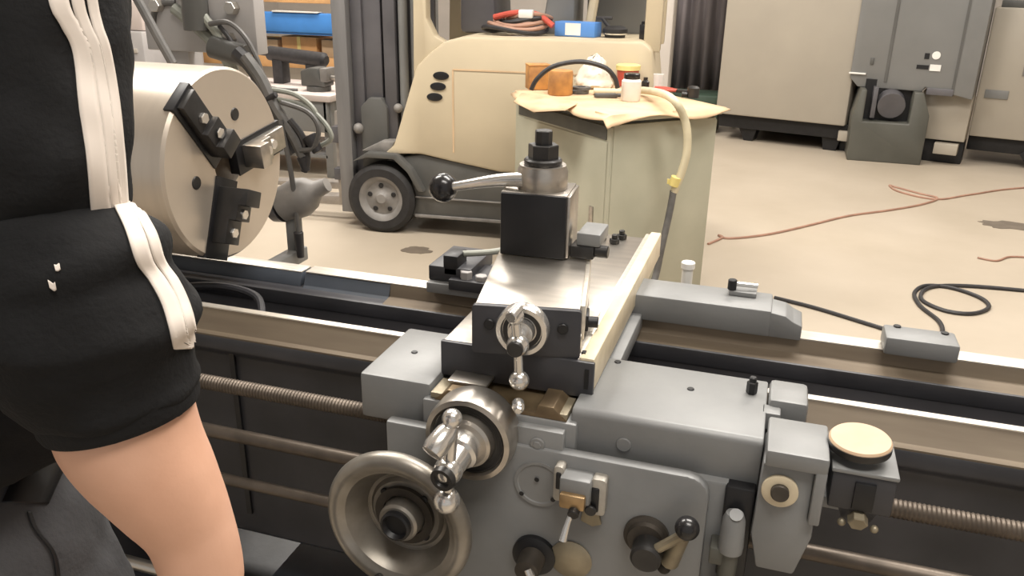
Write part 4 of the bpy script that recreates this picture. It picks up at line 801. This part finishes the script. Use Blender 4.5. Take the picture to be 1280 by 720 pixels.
def strip(name, pts, w, parent, mt, tree, lat, n=5, off=.0012):
    """a strip of fabric cast along camera rays onto the garment under it"""
    P = [Vector(p) for p in pts]; Q = []
    for i in range(len(P)-1):
        p0, p1, p2, p3 = P[max(i-1, 0)], P[i], P[i+1], P[min(i+2, len(P)-1)]
        for k in range(8):
            t = k/8; Q.append(.5*((2*p1)+(-p0+p2)*t+(2*p0-5*p1+4*p2-p3)*t*t+(-p0+3*p1-3*p2+p3)*t**3))
    Q.append(P[-1]); rows = []
    for q in Q:
        r = []
        for k in range(n):
            p = q+lat*(w*(k/(n-1)-.5)); d = (p-EYE).normalized()
            h = tree.ray_cast(EYE, d); 
            if h[0] is None or (h[0]-p).length > .14: h = tree.find_nearest(p)
            r.append(h[0]+h[1]*off)
        rows.append(r)
    o = MB().grid(rows).build(name, mt, parent, angle=80); so = o.modifiers.new('t', 'SOLIDIFY'); so.thickness = .0012; so.offset = 0; return o
lat = Vector((math.cos(ps), math.sin(ps), 0)); jt = tree_of(jo); ft = tree_of(fo)
strip('stripe', [(-0.463, 0.463, 1.669), (-0.451, 0.449, 1.626), (-0.442, 0.446, 1.611), (-0.433, 0.443, 1.596), (-0.425, 0.433, 1.565), (-0.416, 0.423, 1.535), (-0.408, 0.411, 1.497)], .0125, jo, 'stripe', jt, lat)
strip('stripe', [(-0.451, 0.467, 1.670), (-0.440, 0.453, 1.627), (-0.433, 0.449, 1.611), (-0.424, 0.445, 1.596), (-0.415, 0.436, 1.565), (-0.407, 0.426, 1.535), (-0.399, 0.414, 1.497)], .0078, jo, 'stripe', jt, lat)
strip('stripe', [(-0.447, 0.474, 1.670), (-0.435, 0.460, 1.627), (-0.429, 0.455, 1.611), (-0.422, 0.451, 1.596), (-0.413, 0.442, 1.565), (-0.406, 0.432, 1.534), (-0.398, 0.419, 1.496)], .0065, jo, 'stripe', jt, lat)
strip('stripe', [(-0.427, 0.449, 1.495), (-0.415, 0.445, 1.476), (-0.406, 0.440, 1.457), (-0.395, 0.438, 1.444), (-0.386, 0.436, 1.430), (-0.379, 0.432, 1.415), (-0.374, 0.428, 1.401)], .0120, fo, 'stripe', ft, lat)
strip('stripe', [(-0.425, 0.459, 1.491), (-0.412, 0.456, 1.473), (-0.403, 0.451, 1.454), (-0.392, 0.449, 1.441), (-0.383, 0.446, 1.426), (-0.377, 0.442, 1.411), (-0.373, 0.438, 1.397)], .0075, fo, 'stripe', ft, lat)
strip('logo_mark', [(-0.429, 0.382, 1.458), (-0.427, 0.383, 1.456), (-0.425, 0.383, 1.457)], .005, fo, 'stripe', ft, Vector((0, 0, 1)))
strip('logo_mark', [(-0.427, 0.387, 1.467), (-0.425, 0.387, 1.467), (-0.424, 0.388, 1.468)], .004, fo, 'stripe', ft, Vector((0, 0, 1)))
# trousers and shoes
tr = MB()
for s in (-1, 1): limb(tr, [(nx_+.09*s, ny_, 1.06), (nx_+.105*s, ny_+.025, .58), (nx_+.11*s, ny_-.01, .10)], [.118, .086, .072], 24)
tr.sph((nx_, ny_, 1.10), .12, (1.62, 1.12, 1.45), 28)
to = voxel(tr, 'trousers', 'trousers', OP, .008, 5, 'charcoal trousers', disp=(.012, .06))
tt = tree_of(to)
strip('pocket', [(-0.632, 0.520, 1.204), (-0.638, 0.510, 1.184), (-0.645, 0.499, 1.162)], .045, to, 'black', tt, lat)
strip('crease_shade', [(-0.640, 0.497, 1.155), (-0.632, 0.494, 1.139), (-0.613, 0.491, 1.119), (-0.606, 0.485, 1.098)], .004, to, 'black', tt, lat)  # black strip paints the shade of a trouser crease
for s in (-1, 1):
    b = MB(); x = nx_+.11*s; b.sph((x, ny_+.0, .055), .05, (1, 1.3, 1.0), 20); b.sph((x, ny_+.13, .035), .045, (1.05, 1.9, .75), 20); b.box(x-.048, x+.048, ny_-.06, ny_+.21, .0, .022, .01); b.tube([(x, ny_-.02, .06), (x, ny_-.01, .13)], .052, 18, 1)
    voxel(b, 'shoe', 'rubber', OP, .006, 3)
